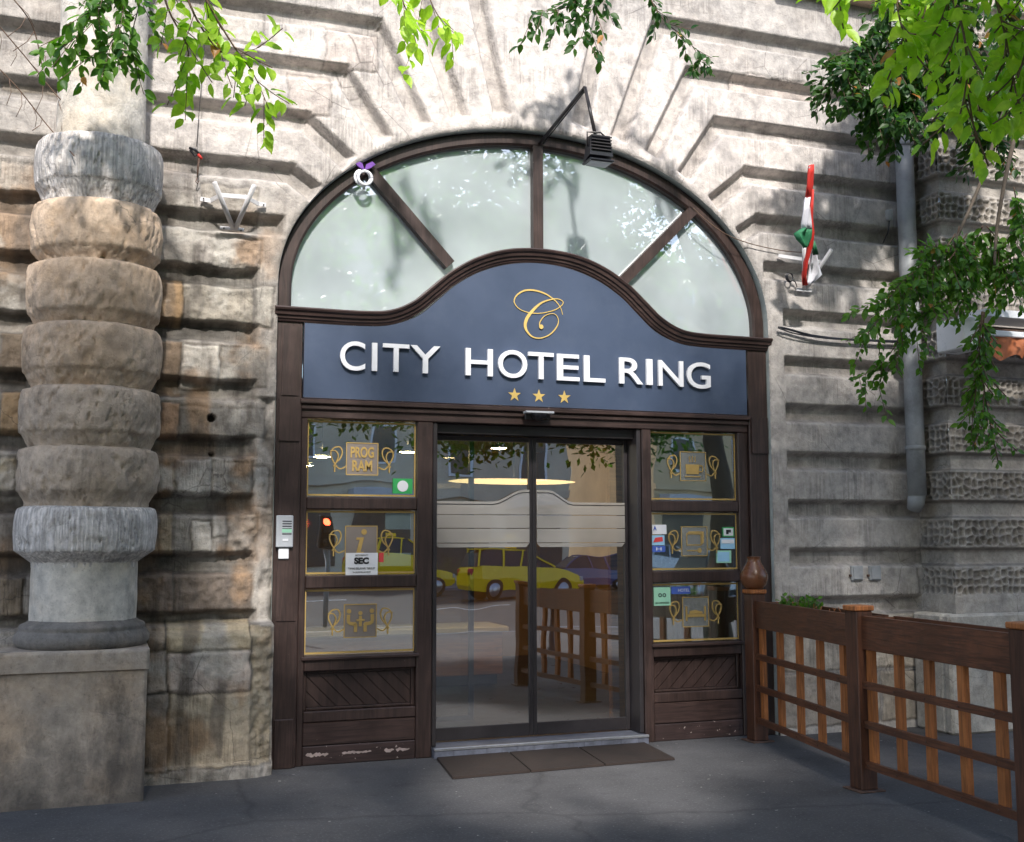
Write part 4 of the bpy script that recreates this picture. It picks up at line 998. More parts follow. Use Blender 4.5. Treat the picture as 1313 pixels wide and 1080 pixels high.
cloth('white_stripe', [(1031, 1039.5, 254, -.70), (1030, 1039, 270, -.67), (1029, 1038.5, 286, -.64), (1029, 1038.5, 294, -.62)], M['clothwhite'])
cloth('green_stripe', [(1028, 1038.5, 293, -.62), (1019, 1038.5, 299, -.61), (1022, 1038, 307, -.59), (1027, 1036, 313, -.58), (1030, 1033, 318, -.57)], M['green'])
cloth('green_stripe', [(1041, 1042.5, 310, -.55), (1041, 1045, 318, -.54), (1042, 1048, 327, -.52)], M['green'])
cloth('white_stripe', [(1041, 1042, 316, -.50), (1038, 1046, 325, -.48), (1036, 1051, 340, -.44), (1035, 1055, 352, -.41), (1035, 1046, 360, -.40), (1034, 1037, 366, -.38)], M['clothwhite'])
# coiled cable beside the flag bracket and the long wires
b = MB(); c = P(1012, 356, -.14)
for k in range(3): b.tube([c+Vector(((.034-.004*k)*math.cos(a*.35), -.008*k, (.04-.003*k)*math.sin(a*.35))) for a in range(19)], .004, 5)
b.tube([c+Vector((.03, 0, -.02)), P(1020, 362, -.13), P(1022, 368, -.12)], .005, 5)
tag(b.build('coiled_cable', M['black']), 'small coil of black cable hung beside the flag bracket', 'cable')
b = MB(); b.tube(smooth_path([tuple(P(*q, -.13)) for q in ((889, 267), (905, 282), (930, 300), (960, 312), (1000, 321), (1030, 324))], 4), .004, 5)
tag(b.build('thin_wire', M['twig']), 'thin pale wire drooping from the arch frame to the flag bracket', 'wire')
b = MB(); b.tube(smooth_path([tuple(P(*q, -.14)) for q in ((998, 420), (1010, 422), (1040, 430), (1080, 435), (1130, 437), (1160, 438))], 4), .010, 6)
b.tube(smooth_path([tuple(P(*q, -.15)) for q in ((999, 421), (1020, 428), (1060, 434), (1110, 437), (1158, 440))], 4), .006, 6)
tag(b.build('wall_cable', M['black']), 'thick dark cable sagging across the right wall behind the hanging leaves', 'cable')
# drainpipe
t = thing('drainpipe', 'grey zinc drainpipe running down the inner corner beside the dimpled pier', 'drainpipe', (6.60, -.20, 1.9))
pb = P(1176, 630, -.22); b = MB()
b.tube([(pb.x, -.22, 1.96), (pb.x, -.22, 2.55), (pb.x, -.22, 3.2), (pb.x, -.22, 6.7)], .078, 24); b.build('pipe', M['pipe'], t)
for z in (2.35, 3.55, 5.05):
    b = MB(); b.lathe([(.079, z), (.086, z+.005), (.086, z+.035), (.079, z+.04)], pb.x, -.22, 24); b.bar((pb.x, -.15, z+.02), (pb.x, -.05, z+.02), .03, .02)
    b.build('pipe_clamp', M['pipe'], t)
b = MB(); b.tube([(pb.x, -.22, 1.98), (pb.x, -.20, 1.90), (pb.x, -.17, 1.84)], [.075, .072, .06], 20); b.build('outlet', M['pipe'], t)
# wall lantern
c = P(1140, 277, -.26); t = thing('wall_sensor', 'little grey cylinder sensor on a curved arm beside the drainpipe', 'sensor', P(1133, 312, -.12))
b = MB(); b.lathe([(.0, c.z+.05), (.03, c.z+.05), (.032, c.z+.045), (.032, c.z-.03), (.026, c.z-.045), (.0, c.z-.045)], c.x, c.y, 18); b.build('sensor_body', M['pipe'], t)
b = MB(); b.tube(smooth_path([tuple(c+Vector((0, 0, -.045))), tuple(P(1139, 296, -.24)), tuple(P(1134, 308, -.16)), tuple(P(1132, 312, -.11))], 4), .007, 6); b.build('arm', M['black'], t)
# small square fittings on right wall
for (px, py, lb) in ((1099, 735, 'small square wall vent cover left of its twin, low on right wall'), (1122, 735, 'small square wall vent cover right of its twin, low on right wall')):
    c = P(px, py, -.115); t = thing('vent_cover', lb, 'vent cover', c)
    b = MB(); b.box(c.x-.058, c.x+.058, -.125, -.09, c.z-.062, c.z+.062, .006); b.build('frame', M['silver_dull'] if 'silver_dull' in M else M['pipe'], t)
    b = MB(); b.box(c.x-.045, c.x+.045, -.134, -.126, c.z-.048, c.z+.048, .004); b.build('lid', M['pipe'], t)
    b = MB(); b.box(c.x-.075, c.x-.059, -.122, -.10, c.z-.03, c.z-.01, .002); b.build('latch', M['rust'], t)

# door mats
ma, mb_, mc, md = Vector((2.33, -.10, 0)), Vector((2.24, -.80, 0)), Vector((3.95, -.72, 0)), Vector((4.03, -.05, 0))
for k in range(3):
    f0, f1 = k/3+.002, (k+1)/3-.002; t0, t1 = ma.lerp(md, f0), ma.lerp(md, f1); u0_, u1_ = mb_.lerp(mc, f0), mb_.lerp(mc, f1)
    b = MB(); th = .018; vs = [u0_, u1_, t1, t0]; vs = [Vector(v) for v in vs]; cc = sum(vs, Vector())/4
    b.add([v+Vector((0, 0, .003)) for v in vs]+[v.lerp(cc, .012)+Vector((0, 0, th)) for v in vs], [(3, 2, 1, 0), (4, 5, 6, 7), (0, 1, 5, 4), (1, 2, 6, 5), (2, 3, 7, 6), (3, 0, 4, 7)])
    tag(b.build('door_mat', M['mat']), ('left square of the brown rubber mat before the door', 'middle square of the brown rubber mat before the door', 'right square of the brown rubber mat, nearest the fence')[k], 'door mat', 'brown mat squares laid before the door')

# ---------------------------------------------------------------- fence with planter boxes
F1, F2, F3 = Vector((4.93, -.25, 0)), Vector((4.62, -2.00, 0)), Vector((4.49, -3.56, 0)); F4 = Vector((4.40, -5.2, 0))
def fpost(p, lb, h):
    t = thing('fence_post', lb, 'fence post', p, 'dark timber fence posts')
    b = MB(); b.box(p.x-.062, p.x+.062, p.y-.062, p.y+.062, .012, h, .005); b.build('shaft', M['post'], t)
    b = MB(); b.box(p.x-.072, p.x+.072, p.y-.072, p.y+.072, h+.001, h+.035, .006); b.build('cap', M['slat'], t)
    b = MB(); b.box(p.x-.095, p.x+.095, p.y-.095, p.y+.095, .001, .011, .002); b.build('foot_plate', M['rust'], t)
fpost(F1, 'dark timber fence post against the doorway carrying the clay vase', 1.155)
fpost(F2, 'middle dark timber fence post joining the two lattice sections', 1.13)
fpost(F3, 'nearest dark timber fence post, cut by the right picture edge', 1.13)
def fpanel(A, B, lb, n):
    t = thing('lattice_fence', lb, 'fence', (A+B)/2, 'lattice fence sections beside the door')
    d = (B-A).normalized(); a = A+d*.065; c = B-d*.065; nx = Vector((-d.y, d.x, 0)) if True else None
    if nx.x < 0: nx = -nx       # points to +x, away from the camera side
    z = lambda v, h: Vector((v.x, v.y, h))
    b = MB(); b.bar(z(a, .995), z(c, .995), .035, .21); b.build('top_board', M['fence'], t)
    b = MB()
    o_ = nx*.23; b.bar(z(a, .995)+o_, z(c, .995)+o_, .03, .20); b.bar(z(a, .89)+nx*.12, z(c, .89)+nx*.12, .19, .02); 
    b.bar(z(a, .995)+nx*.115, z(a, .995)+nx*.115+d*.02, .19, .19); b.bar(z(c, .995)+nx*.115, z(c, .995)+nx*.115-d*.02, .19, .19); b.build('planter_box', M['fence'], t)
    b = MB(); b.bar(z(a, 1.03)+nx*.118, z(c, 1.03)+nx*.118, .18, .08); b.build('soil', M['soil'], t)
    for h in (.17, .42, .665):
        b = MB(); b.bar(z(a, h)-nx*.012, z(c, h)-nx*.012, .026, .046); b.build('rail', M['fence'], t)
    for h in (.17, .42, .665):
        for k in range(n):
            q = z(a.lerp(c, (k+.12)/(n-.3)), h)-nx*.026; sb = MB(); sb.tube([q, q-nx*.003], .006, 8); sb.build('screw_head', M['rust'], t)
    for k in range(n):
        f_ = (k+.12)/(n-.3); q = a.lerp(c, f_+rnd(.006)); tw = d*rnd(.006); b = MB(); b.bar(tw+z(q, .155)+nx*.018, z(q, .885)+nx*.018, .036, .060, d); b.build('slat', M['slat'], t)
    return t
fpanel(F1, F2, 'farther lattice fence section with planter top, from the doorway to middle post', 5)
fpanel(F2, F3, 'nearer lattice fence section with planter top, right of the middle post', 5)
# vase
t = thing('clay_vase', 'round brown glazed vase standing on the fence post by the doorway', 'vase', (F1.x, F1.y, 1.19))
prof = [(0, 1.192), (.05, 1.192), (.075, 1.20), (.10, 1.235), (.112, 1.275), (.108, 1.315), (.085, 1.36), (.06, 1.40), (.052, 1.425), (.056, 1.445), (.06, 1.45), (.05, 1.45), (.044, 1.43), (.05, 1.39)]
b = MB(); b.lathe(prof, F1.x, F1.y, 36); b.build('vase_body', M['copper'], t)

# ---------------------------------------------------------------- leaves
def leaf_geo(vs, fs, p, d, nrm, L, W):
    d = d.normalized(); s = d.cross(nrm)
    if s.length < 1e-4: s = d.orthogonal()
    s.normalize(); n = s.cross(d).normalized()
    k = len(vs); dr = -.10*L
    prof = ((0, 0), (.18, .36), (.42, .5), (.68, .36), (.88, .13), (1, 0))
    mids = [p+d*(L*t)-n*(L*.16*t*t) for t, _ in prof]
    vs += mids
    for t, w_ in prof[1:-1]: vs.append(p+d*(L*t)-n*(L*.16*t*t)+s*(W*w_)+n*(W*.16))
    for t, w_ in prof[1:-1]: vs.append(p+d*(L*t)-n*(L*.16*t*t)-s*(W*w_)+n*(W*.16))
    l, r_ = k+6, k+10
    fs += [(k, k+1, l), (k, r_, k+1), (k+1, k+2, l+1, l), (k+1, r_, r_+1, k+2), (k+2, k+3, l+2, l+1), (k+2, r_+1, r_+2, k+3), (k+3, k+4, l+3, l+2), (k+3, r_+2, r_+3, k+4), (k+4, k+5, l+3), (k+4, r_+3, k+5)]
def rvec(): return Vector((random.gauss(0, 1), random.gauss(0, 1), random.gauss(0, 1))).normalized()
def branch(tree, path, L, mat, density=1.0, spread=.10, droop=.42, twigs=5, tl=.25, rad_=.006, both=None):
    """path: 3-D polyline from the stem outwards; side twigs carry leaves."""
    pts = [Vector(q) for q in smooth_path([tuple(q) for q in path], 5)]
    st = MB(); n = len(pts); st.tube(pts, [rad_*(1-.75*i/(n-1)) for i in range(n)], 6)
    vs, fs = [], []; dry_v, dry_f = [], []
    def leaves_on(pp, cnt, L_):
        for k in range(cnt):
            f_ = (k+.5)/cnt*.999; i = int(f_*(len(pp)-1)); q = pp[i].lerp(pp[i+1], f_*(len(pp)-1)-i); dv = (pp[i+1]-pp[i]).normalized()
            side = rvec(); side = (side-dv*side.dot(dv)).normalized()
            dd = (dv*.5+side*.8+Vector((0, 0, -droop))).normalized(); nn = (Vector((0, -.75, .6))+rvec()*.55).normalized()
            sc_ = random.uniform(.7, 1.15)
            tgt = (dry_v, dry_f) if random.random() < .012 else (vs, fs)
            leaf_geo(tgt[0], tgt[1], q+dd*.012, dd, nn, L_*sc_, L_*sc_*random.uniform(.5, .62))
    leaves_on(pts, int(6*density)+2, L)
    for k in range(twigs):
        f_ = .12+.88*(k+random.random())/twigs; f_ = min(f_, .98); i = int(f_*(n-1)); q = pts[i]; dv = (pts[min(i+1, n-1)]-pts[max(i-1, 0)]).normalized()
        sd = rvec(); sd = (sd-dv*sd.dot(dv)).normalized(); dd = (dv*.6+sd*.75+Vector((0, 0, -.25))).normalized()
        ln = tl*random.uniform(.6, 1.15); tp = [q, q+dd*ln*.5+Vector((0, 0, -.02)), q+dd*ln+Vector((0, 0, -.10*ln/.25*droop))]
        tp = [Vector(a_) for a_ in smooth_path([tuple(a_) for a_ in tp], 3)]
        st.tube(tp, [rad_*.4]*len(tp), 4); leaves_on(tp, max(3, int(7*density)), L)
    br = st.build('branch', M['twig'], tree)
    lv = MB(); lv.add(vs, fs, True); fo = lv.build2('leaves', mat, br)
    if dry_v: lv = MB(); lv.add(dry_v, dry_f, True); lv.build2('dry_leaves', M['leaf_dry'], br)
    return br
def build2(s, name, mat, parent):
    me = bpy.data.meshes.new(name); me.from_pydata([tuple(v) for v in s.v], [], s.f); me.polygons.foreach_set('use_smooth', s.sm); me.materials.append(mat); me.update()
    o = bpy.data.objects.new(name, me); C.objects.link(o)
    if parent: attach(o, parent)
    return o
MB.build2 = build2
def crown(tree, cen, rad3, n, L, mat, clumps=26, seed=1):
    rg = random.Random(seed); vs, fs = [], []
    cl = []
    for k in range(clumps):
        while True:
            q = Vector((rg.uniform(-1, 1), rg.uniform(-1, 1), rg.uniform(-1, 1)))
            if q.length < 1: break
        cl.append((Vector((cen[0]+q.x*rad3[0], cen[1]+q.y*rad3[1], cen[2]+q.z*rad3[2])), rg.uniform(.3, .65)))
    for i in range(n):
        c_, r_ = rg.choice(cl); q = Vector((rg.gauss(0, .6), rg.gauss(0, .6), rg.gauss(0, .45)))*r_; p_ = c_+q
        if not crown_ok(p_): continue
        dd = Vector((rg.gauss(0, 1), rg.gauss(0, 1), rg.gauss(0, .5)-.6)).normalized()
        nn = Vector((rg.gauss(0, .5), rg.gauss(0, .5), 1)).normalized(); s_ = dd.cross(nn).normalized(); k = len(vs); l_ = L*rg.uniform(.7, 1.2)
        vs += [p_, p_+dd*l_*.5+s_*l_*.28, p_+dd*l_, p_+dd*l_*.5-s_*l_*.28]; fs.append((k, k+1, k+2, k+3))
    b = MB(); b.add(vs, fs); return b.build2('crown', mat, tree)
GAPS = [((.55, -3.25, 4.1), .45), ((2.0, -5.35, 3.8), .75), ((2.5, -5.4, 3.7), .7)]
def crown_ok(p):
    for g, rad_g in GAPS:            # holes carved in the crowns along the sun line to light the hanging twigs
        v = p-Vector(g); k_ = v.dot(sdir)
        if k_ > 0 and (v-sdir*k_).length < rad_g: return False
    d = p-CAMP; w_ = d.dot(FW)
    if w_ < .1: return True
    u_ = 656.5+FPX*d.dot(RT)/w_; v_ = 540-FPX*d.dot(UP)/w_
    return v_ < -40 or u_ < -60 or u_ > 1375      # the crown hangs above and beside what the street view shows

def tree(name, lb, base, h, cat='tree'):
    t = thing(name, lb, cat, base)
    b = MB(); pts = [Vector(base)+Vector((rnd(.06)*k, rnd(.06)*k, h*k/6)) for k in range(7)]; b.tube(pts, [.20-.018*k for k in range(7)], 12); b.build('trunk', M['bark'], t)
    return t, pts[-1]
TL, topL_ = tree('street_tree', 'street tree whose yellow-green leafy twigs hang into the top left of the view', (-2.9, -6.9, 0), 4.3)
TR, topR_ = tree('street_tree', 'street tree whose dense branches hang over the drainpipe and pier at the right', (7.9, -5.4, 0), 4.4)
def limb(t, pts, r0_, r1_):
    b = MB(); sp = [Vector(q) for q in smooth_path([tuple(q) for q in pts], 6)]; n = len(sp); b.tube(sp, [r0_+(r1_-r0_)*i/(n-1) for i in range(n)], 8); b.build('limb', M['bark'], t)
limb(TL, [topL_, (-2.0, -5.8, 5.6), (-1.0, -4.0, 6.4), (0.2, -2.2, 6.3)], .11, .02)
limb(TL, [topL_, (-1.2, -6.6, 5.8), (1.4, -6.2, 6.6), (3.6, -5.0, 6.6)], .11, .02)
limb(TR, [topR_, (7.0, -4.6, 5.6), (5.6, -3.6, 6.3), (4.2, -1.6, 6.7)], .11, .02)
limb(TR, [topR_, (7.6, -3.6, 5.6), (7.2, -2.0, 6.1), (6.9, -1.2, 6.2)], .10, .03)
limb(TR, [topR_, (6.4, -6.0, 5.6), (4.6, -6.6, 6.6), (2.8, -6.6, 7.0)], .11, .02)
CS = [(TL, (-2.2, -6.3, 6.2), (2.0, 1.9, 1.6), 9000, 3), (TL, (.8, -6.4, 6.5), (2.1, 1.8, 1.5), 9000, 4), (TR, (4.2, -6.2, 6.5), (2.2, 1.8, 1.5), 9000, 5), (TR, (7.4, -5.4, 6.3), (2.2, 1.9, 1.6), 9000, 6)]
CS += [(TR, (2.6, -6.9, 3.7), (1.0, .5, .45), 3000, 16), (TR, (4.9, -6.8, 3.55), (1.2, .5, .5), 4000, 17), (TR, (7.3, -6.8, 3.6), (1.2, .5, .5), 4000, 18), (TL, (-2.6, -5.6, 6.6), (1.6, 1.2, 1.2), 7000, 14), (TL, (-.9, -5.4, 6.3), (1.3, 1.0, 1.1), 5000, 15), (TL, (-3.2, -7.2, 7.0), (1.8, 1.8, 1.7), 8000, 13), (TL, (-3.5, -10.5, 6.2), (2.6, 2.0, 2.1), 9000, 23), (TL, (0.0, -10.8, 6.2), (2.6, 2.0, 2.1), 9000, 24), (TR, (3.6, -10.8, 6.2), (2.6, 2.0, 2.1), 9000, 25), (TR, (7.2, -10.4, 6.2), (2.6, 2.0, 2.1), 9000, 26)]  # further unseen leaf masses, mostly added to shade the lower wall and pavement
for tr, cc, rr, n_, sd in CS: crown(tr, cc, rr, n_, .13 if sd < 20 else .19, M['leaf_mid'], 34, sd)
TL2, _ = TL, None
# left clusters (px, py, depth from camera)
def BR(t, pts, *a, **k): return branch(t, [P(x, y, Y) for x, y, Y in pts], *a, **k)
BR(TL, [(150, -60, -1.35), (130, -10, -1.3), (105, 40, -1.25), (80, 60, -1.2)], .085, M['leaf_mid'], 1.5, twigs=13, tl=.34)
BR(TL, [(170, -50, -1.35), (160, 0, -1.3), (145, 50, -1.25), (118, 72, -1.2)], .085, M['leaf_mid'], 1.5, twigs=12, tl=.30)
BR(TL, [(190, -50, -1.35), (180, 0, -1.3), (170, 40, -1.25), (165, 75, -1.2)], .085, M['leaf_mid'], 1.3, twigs=8, tl=.24)
BR(TL, [(200, -50, -3.3), (215, 10, -3.3), (240, 60, -3.25), (240, 95, -3.2)], .080, M['leaf_bright'], 1.0, twigs=7, tl=.22)
BR(TL, [(240, -50, -3.3), (270, 10, -3.3), (300, 60, -3.25), (325, 95, -3.2), (345, 140, -3.2)], .080, M['leaf_bright'], 1.0, twigs=8, tl=.20)
BR(TL, [(230, -30, -3.3), (255, 30, -3.3), (290, 70, -3.25), (335, 60, -3.2)], .085, M['leaf_bright'], .9, twigs=5, tl=.18)
BR(TL, [(520, -60, -1.1), (515, -10, -1.1), (525, 25, -1.1), (535, 60, -1.1)], .135, M['leaf_bright'], .8, twigs=5, tl=.22)
BR(TL, [(540, -50, -1.1), (550, -5, -1.1), (565, 25, -1.1), (585, 45, -1.1)], .135, M['leaf_bright'], .7, twigs=4, tl=.22)
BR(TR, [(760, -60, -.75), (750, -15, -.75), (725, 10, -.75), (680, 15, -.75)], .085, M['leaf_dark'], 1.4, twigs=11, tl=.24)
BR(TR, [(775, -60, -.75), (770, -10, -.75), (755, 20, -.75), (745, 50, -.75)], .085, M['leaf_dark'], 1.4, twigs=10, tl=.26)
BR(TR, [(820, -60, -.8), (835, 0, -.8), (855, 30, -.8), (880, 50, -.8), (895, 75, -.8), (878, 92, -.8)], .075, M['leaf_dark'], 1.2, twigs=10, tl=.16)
# bare twigs and their shadow at far left
for pp in ([(-30, 0, -.6), (30, 70, -.5), (80, 130, -.45), (130, 170, -.6)], [(-30, 60, -.5), (20, 110, -.45), (60, 160, -.4), (95, 200, -.75)], [(0, -20, -.8), (40, 30, -.7), (55, 90, -.6)]):
    b = MB(); sp = [Vector(q) for q in smooth_path([tuple(P(x, y, Y)) for x, y, Y in pp], 6)]
    b.tube(sp, .004, 5)
    for k in range(3, len(sp)-2, 2):
        e = sp[k]+Vector((rnd(.12), rnd(.05), -random.uniform(.08, .25))); b.tube([sp[k], sp[k].lerp(e, .5)+Vector((.02, 0, 0)), e], .0025, 4)
    b.build('bare_twig', M['twig'], TL)
# right: near bright cluster at w ~ 3.2 m
def BW(t, pts, *a, **k): return branch(t, [PW(x, y, w_) for x, y, w_ in pts], *a, **k)
BW(TR, [(1060, -70, 3.7), (1065, -30, 3.7), (1080, -8, 3.6), (1068, 12, 3.6)], .08, M['leaf_bright'], .7, twigs=3, tl=.12)
BW(TR, [(1130, -70, 3.4), (1145, -20, 3.3), (1155, 30, 3.2), (1165, 60, 3.2)], .066, M['leaf_bright'], 1.0, twigs=9, tl=.14)
BW(TR, [(1200, -80, 3.3), (1215, -20, 3.2), (1235, 40, 3.1), (1240, 100, 3.1), (1235, 140, 3.1)], .062, M['leaf_bright'], 1.2, twigs=15, tl=.16)
BW(TR, [(1260, -80, 3.3), (1275, -10, 3.2), (1290, 50, 3.1), (1300, 110, 3.1)], .062, M['leaf_bright'], 1.2, twigs=14, tl=.16)
BW(TR, [(1330, -60, 3.2), (1325, 0, 3.1), (1320, 60, 3.1), (1312, 130, 3.0)], .062, M['leaf_bright'], 1.1, twigs=9, tl=.16)
BW(TR, [(1170, -70, 3.5), (1185, -30, 3.4), (1200, 10, 3.3), (1195, 50, 3.3)], .066, M['leaf_bright'], 1.1, twigs=10, tl=.14)
# darker mass behind it (near the wall)
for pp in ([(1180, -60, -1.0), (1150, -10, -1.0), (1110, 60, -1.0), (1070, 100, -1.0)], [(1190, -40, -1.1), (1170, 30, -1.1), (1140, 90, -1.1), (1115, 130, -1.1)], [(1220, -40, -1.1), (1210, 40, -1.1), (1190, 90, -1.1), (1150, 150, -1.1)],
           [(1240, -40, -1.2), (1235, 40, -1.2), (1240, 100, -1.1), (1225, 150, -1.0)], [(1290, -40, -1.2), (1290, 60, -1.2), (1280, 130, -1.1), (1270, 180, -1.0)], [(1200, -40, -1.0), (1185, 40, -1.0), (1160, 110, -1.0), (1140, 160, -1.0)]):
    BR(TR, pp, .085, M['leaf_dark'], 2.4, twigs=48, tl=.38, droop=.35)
# hanging stems and the mid mass
for pp in ([(1320, 60, -1.3), (1285, 150, -1.3), (1255, 240, -1.3), (1220, 320, -1.3)], [(1330, 80, -1.3), (1300, 180, -1.3), (1280, 280, -1.3), (1275, 340, -1.3)]):
    b = MB(); sp = [Vector(q) for q in smooth_path([tuple(P(x, y, Y)) for x, y, Y in pp], 6)]; b.tube(sp, [.022-.012*i/len(sp) for i in range(len(sp))], 7); b.build('hanging_stem', M['bark'], TR)
for pp in ([(1225, 300, -1.3), (1190, 350, -1.3), (1150, 385, -1.3), (1110, 430, -1.3)], [(1240, 300, -1.3), (1210, 340, -1.3), (1170, 350, -1.3), (1130, 395, -1.3)], [(1250, 310, -1.3), (1230, 350, -1.2), (1200, 390, -1.2), (1170, 425, -1.2)],
           [(1260, 290, -1.3), (1250, 310, -1.2), (1240, 340, -1.2), (1225, 365, -1.2)], [(1265, 290, -1.2), (1280, 310, -1.2), (1285, 335, -1.2), (1290, 355, -1.2)], [(1230, 290, -1.3), (1220, 320, -1.3), (1190, 330, -1.3), (1175, 370, -1.3)],
           [(1300, 240, -1.3), (1305, 280, -1.3), (1300, 330, -1.3), (1298, 370, -1.3)]):
    BR(TR, pp, .075, M['leaf_mid'], 1.8, twigs=22, tl=.30)
BR(TR, [(1260, 400, -1.3), (1256, 440, -1.3), (1262, 500, -1.3), (1275, 570, -1.3)], .068, M['leaf_mid'], 1.8, twigs=20, tl=.22, rad_=.012)
BR(TR, [(1262, 400, -1.3), (1258, 450, -1.25), (1250, 510, -1.25), (1245, 560, -1.25)], .068, M['leaf_mid'], 1.6, twigs=14, tl=.18, rad_=.008)
BR(TR, [(1160, 400, -1.2), (1150, 440, -1.1), (1125, 470, -1.0), (1090, 490, -1.0)], .075, M['leaf_mid'], 1.0, twigs=7, tl=.22)
BR(TR, [(1160, 410, -1.2), (1155, 445, -1.1), (1140, 475, -1.0), (1125, 500, -1.0)], .075, M['leaf_mid'], 1.0, twigs=5, tl=.2)
# plant in the planter
t = thing('potted_plant', 'small green leafy plant growing from the planter top near the doorway', 'plant', (4.95, -.85, 1.06))
vs, fs = [], []; b = MB()
for k in range(60):
    q = Vector((4.93+rnd(.07), -.9+rnd(.22), 1.06)); tip = q+Vector((rnd(.05), rnd(.06), random.uniform(.03, .11))); b.tube([q, tip], .002, 4)
    for j in range(3): leaf_geo(vs, fs, q.lerp(tip, .4+.3*j), rvec()+Vector((0, 0, .4)), rvec(), .04, .025)
b.build('stem', M['twig'], t); b = MB(); b.add(vs, fs, True); b.build2('leaves', M['leaf_mid'], t)
b = MB()
for k in range(40):
    q = F1.lerp(F2, random.uniform(.08, .95)); q = Vector((q.x+.12+rnd(.05), q.y, 1.075)); b.tube([q, q+Vector((rnd(.03), rnd(.03), random.uniform(.01, .05)))], .003, 4)
do = tag(b.build('dry_stubble', M['slat']), 'dry brown stalks scattered along the farther planter top', 'dry plants'); do['kind'] = 'stuff'

# awning cassette at the right edge
t = thing('folded_awning', 'white awning cassette with a hanging fold of orange cloth at right edge', 'awning', P(1280, 430, -1.0))
AY = -.95; q = lambda x, y, Y=AY: P(x, y, Y)
a_, c_ = q(1226, 404), q(1420, 440); 
b = MB(); e = q(1232, 406); g = q(1262, 448); b.box(e.x, g.x, AY-.02, AY+.30, g.z, e.z, .01); b.build('end_bracket', M['white'], t)
b = MB(); e = q(1262, 405); g = q(1440, 415); b.box(e.x+.002, g.x, AY-.01, AY+.30, g.z+.03, e.z, .008); e2 = q(1258, 424); g2 = q(1440, 434); b.box(e.x+.002, g.x, AY-.06, AY-.035, e2.z-.05, e2.z, .008); b.build('cassette', M['white'], t)
b = MB(); b.tube([(e.x+.01, AY+.12, e2.z+.02), (g.x, AY+.12, e2.z+.02)], .05, 16); b.build('roller', M['rust'], t)
b = MB(); zt = e2.z-.05; xs0 = q(1266, 440).x; rows = []
vs = []; fs = []; nn_ = 24
for i in range(nn_+1):
    x = xs0+1.1*i/nn_
    dip = .17+.03*math.sin(i*.9) - (.10 if 7 < i < 9 else 0)
    for j in range(6): vs.append((x, AY-.045+.018*math.sin(i*1.3+j*.8), zt-dip*j/5))
for i in range(nn_):
    for j in range(5): fs.append((i*6+j, (i+1)*6+j, (i+1)*6+j+1, i*6+j+1))
n0 = len(vs); vs2 = [(x, y+.006, z) for x, y, z in vs]; b.add(vs+vs2, fs+[tuple(k+n0 for k in f_)[::-1] for f_ in fs], True); b.build('orange_cloth', M['orange'], t)
b = MB(); b.bar((e.x, AY+.30, e.z-.1), (e.x, PY, e.z-.1), .06, .06); b.build('wall_arm', M['white'], t)

# ---------------------------------------------------------------- ground, road, interior
def sheet(name, x0, x1, y0, y1, z, mat, th=.02):
    b = MB(); b.box(x0, x1, y0, y1, z-th, z); o = b.build(name, mat); return struct(o)
sheet('ground', -150, 150, -150, 60, -.15, M['road'])
sheet('pavement', -40, 60, -12.0, .35, 0, M['asphalt'], .14)
sheet('kerb', -40, 60, -12.2, -12.003, .0, M['tile'], .14)
sheet('far_pavement', -40, 60, -48, -37, -.03, M['tile'], .1)
for k in range(-4, 12):
    sheet('lane_marking', k*5-1, k*5+1.6, -24.1, -23.95, -.142, M['white'], .004)
# lobby
sheet('lobby_floor', .9, 5.5, .351, 6.0, SILL-.01, M['lobfloor'], .05)
b = MB(); b.box(.85, 5.55, 6.0, 6.1, 0, 3.0); b.box(.85, .9, .12, 6.0, 0, 3.0); b.box(5.5, 5.55, .12, 6.0, 0, 3.0); struct(b.build('lobby_wall', M['tan']))
b = MB(); b.box(.85, 5.55, .23, 6.1, 2.75, 2.8); struct(b.build('lobby_ceiling', M['cream']))
# white partition behind the right-hand windows
b = MB(); b.box(4.33, 5.45, .75, .80, SILL, 2.72); o = b.build('lobby_partition', M['cream']); struct(o)
b = MB(); b.box(4.06, 4.32, .60, .66, SILL, 2.72); struct(b.build('lobby_door_frame', M['orangewood']))
t = thing('radiator', 'cream ribbed radiator seen through the lowest right-hand window', 'radiator', (4.85, .6, .5))
b = MB()
for k in range(12): b.box(4.62+k*.042, 4.652+k*.042, .62, .70, .70, 1.22, .008)
b.build('rib', M['radiator'], t); b = MB(); b.tube([(5.16, .6, .6), (5.16, .6, 1.2), (5.12, .62, 1.24)], .012, 8); b.build('valve_pipe', M['steel'], t)
# reception counter and inner glass screen
t = thing('reception_counter', 'orange-brown wooden counter front low behind the sliding door', 'counter', (3.0, 3.2, 0))
b = MB(); b.box(1.6, 4.0, 3.2, 3.8, .18, .62, .01); b.build('front_panel', M['orangewood'], t); b = MB(); b.box(1.55, 4.05, 3.15, 3.85, .621, .68, .01); b.build('top', M['cream'], t); b = MB(); b.box(1.65, 3.95, 3.25, 3.8, SILL, .179); b.build('plinth', M['dark'], t)
g_ = P(604, 700, 1.1); t = thing('inner_glass_screen', 'dark framed inner glass screen standing in the lobby behind the left door leaf', 'screen', (g_.x, 1.1, 0))
b = MB(); b.box(g_.x-.02, g_.x+.02, 1.08, 1.12, SILL, 2.7); b.box(.95, g_.x-.021, 1.08, 1.12, SILL, SILL+.04); b.build('frame', M['dark'], t)
b = MB(); b.box(.95, g_.x-.021, 1.095, 1.103, SILL+.04, 2.6); b.build('glass', glass('inner_glass', .08), t)
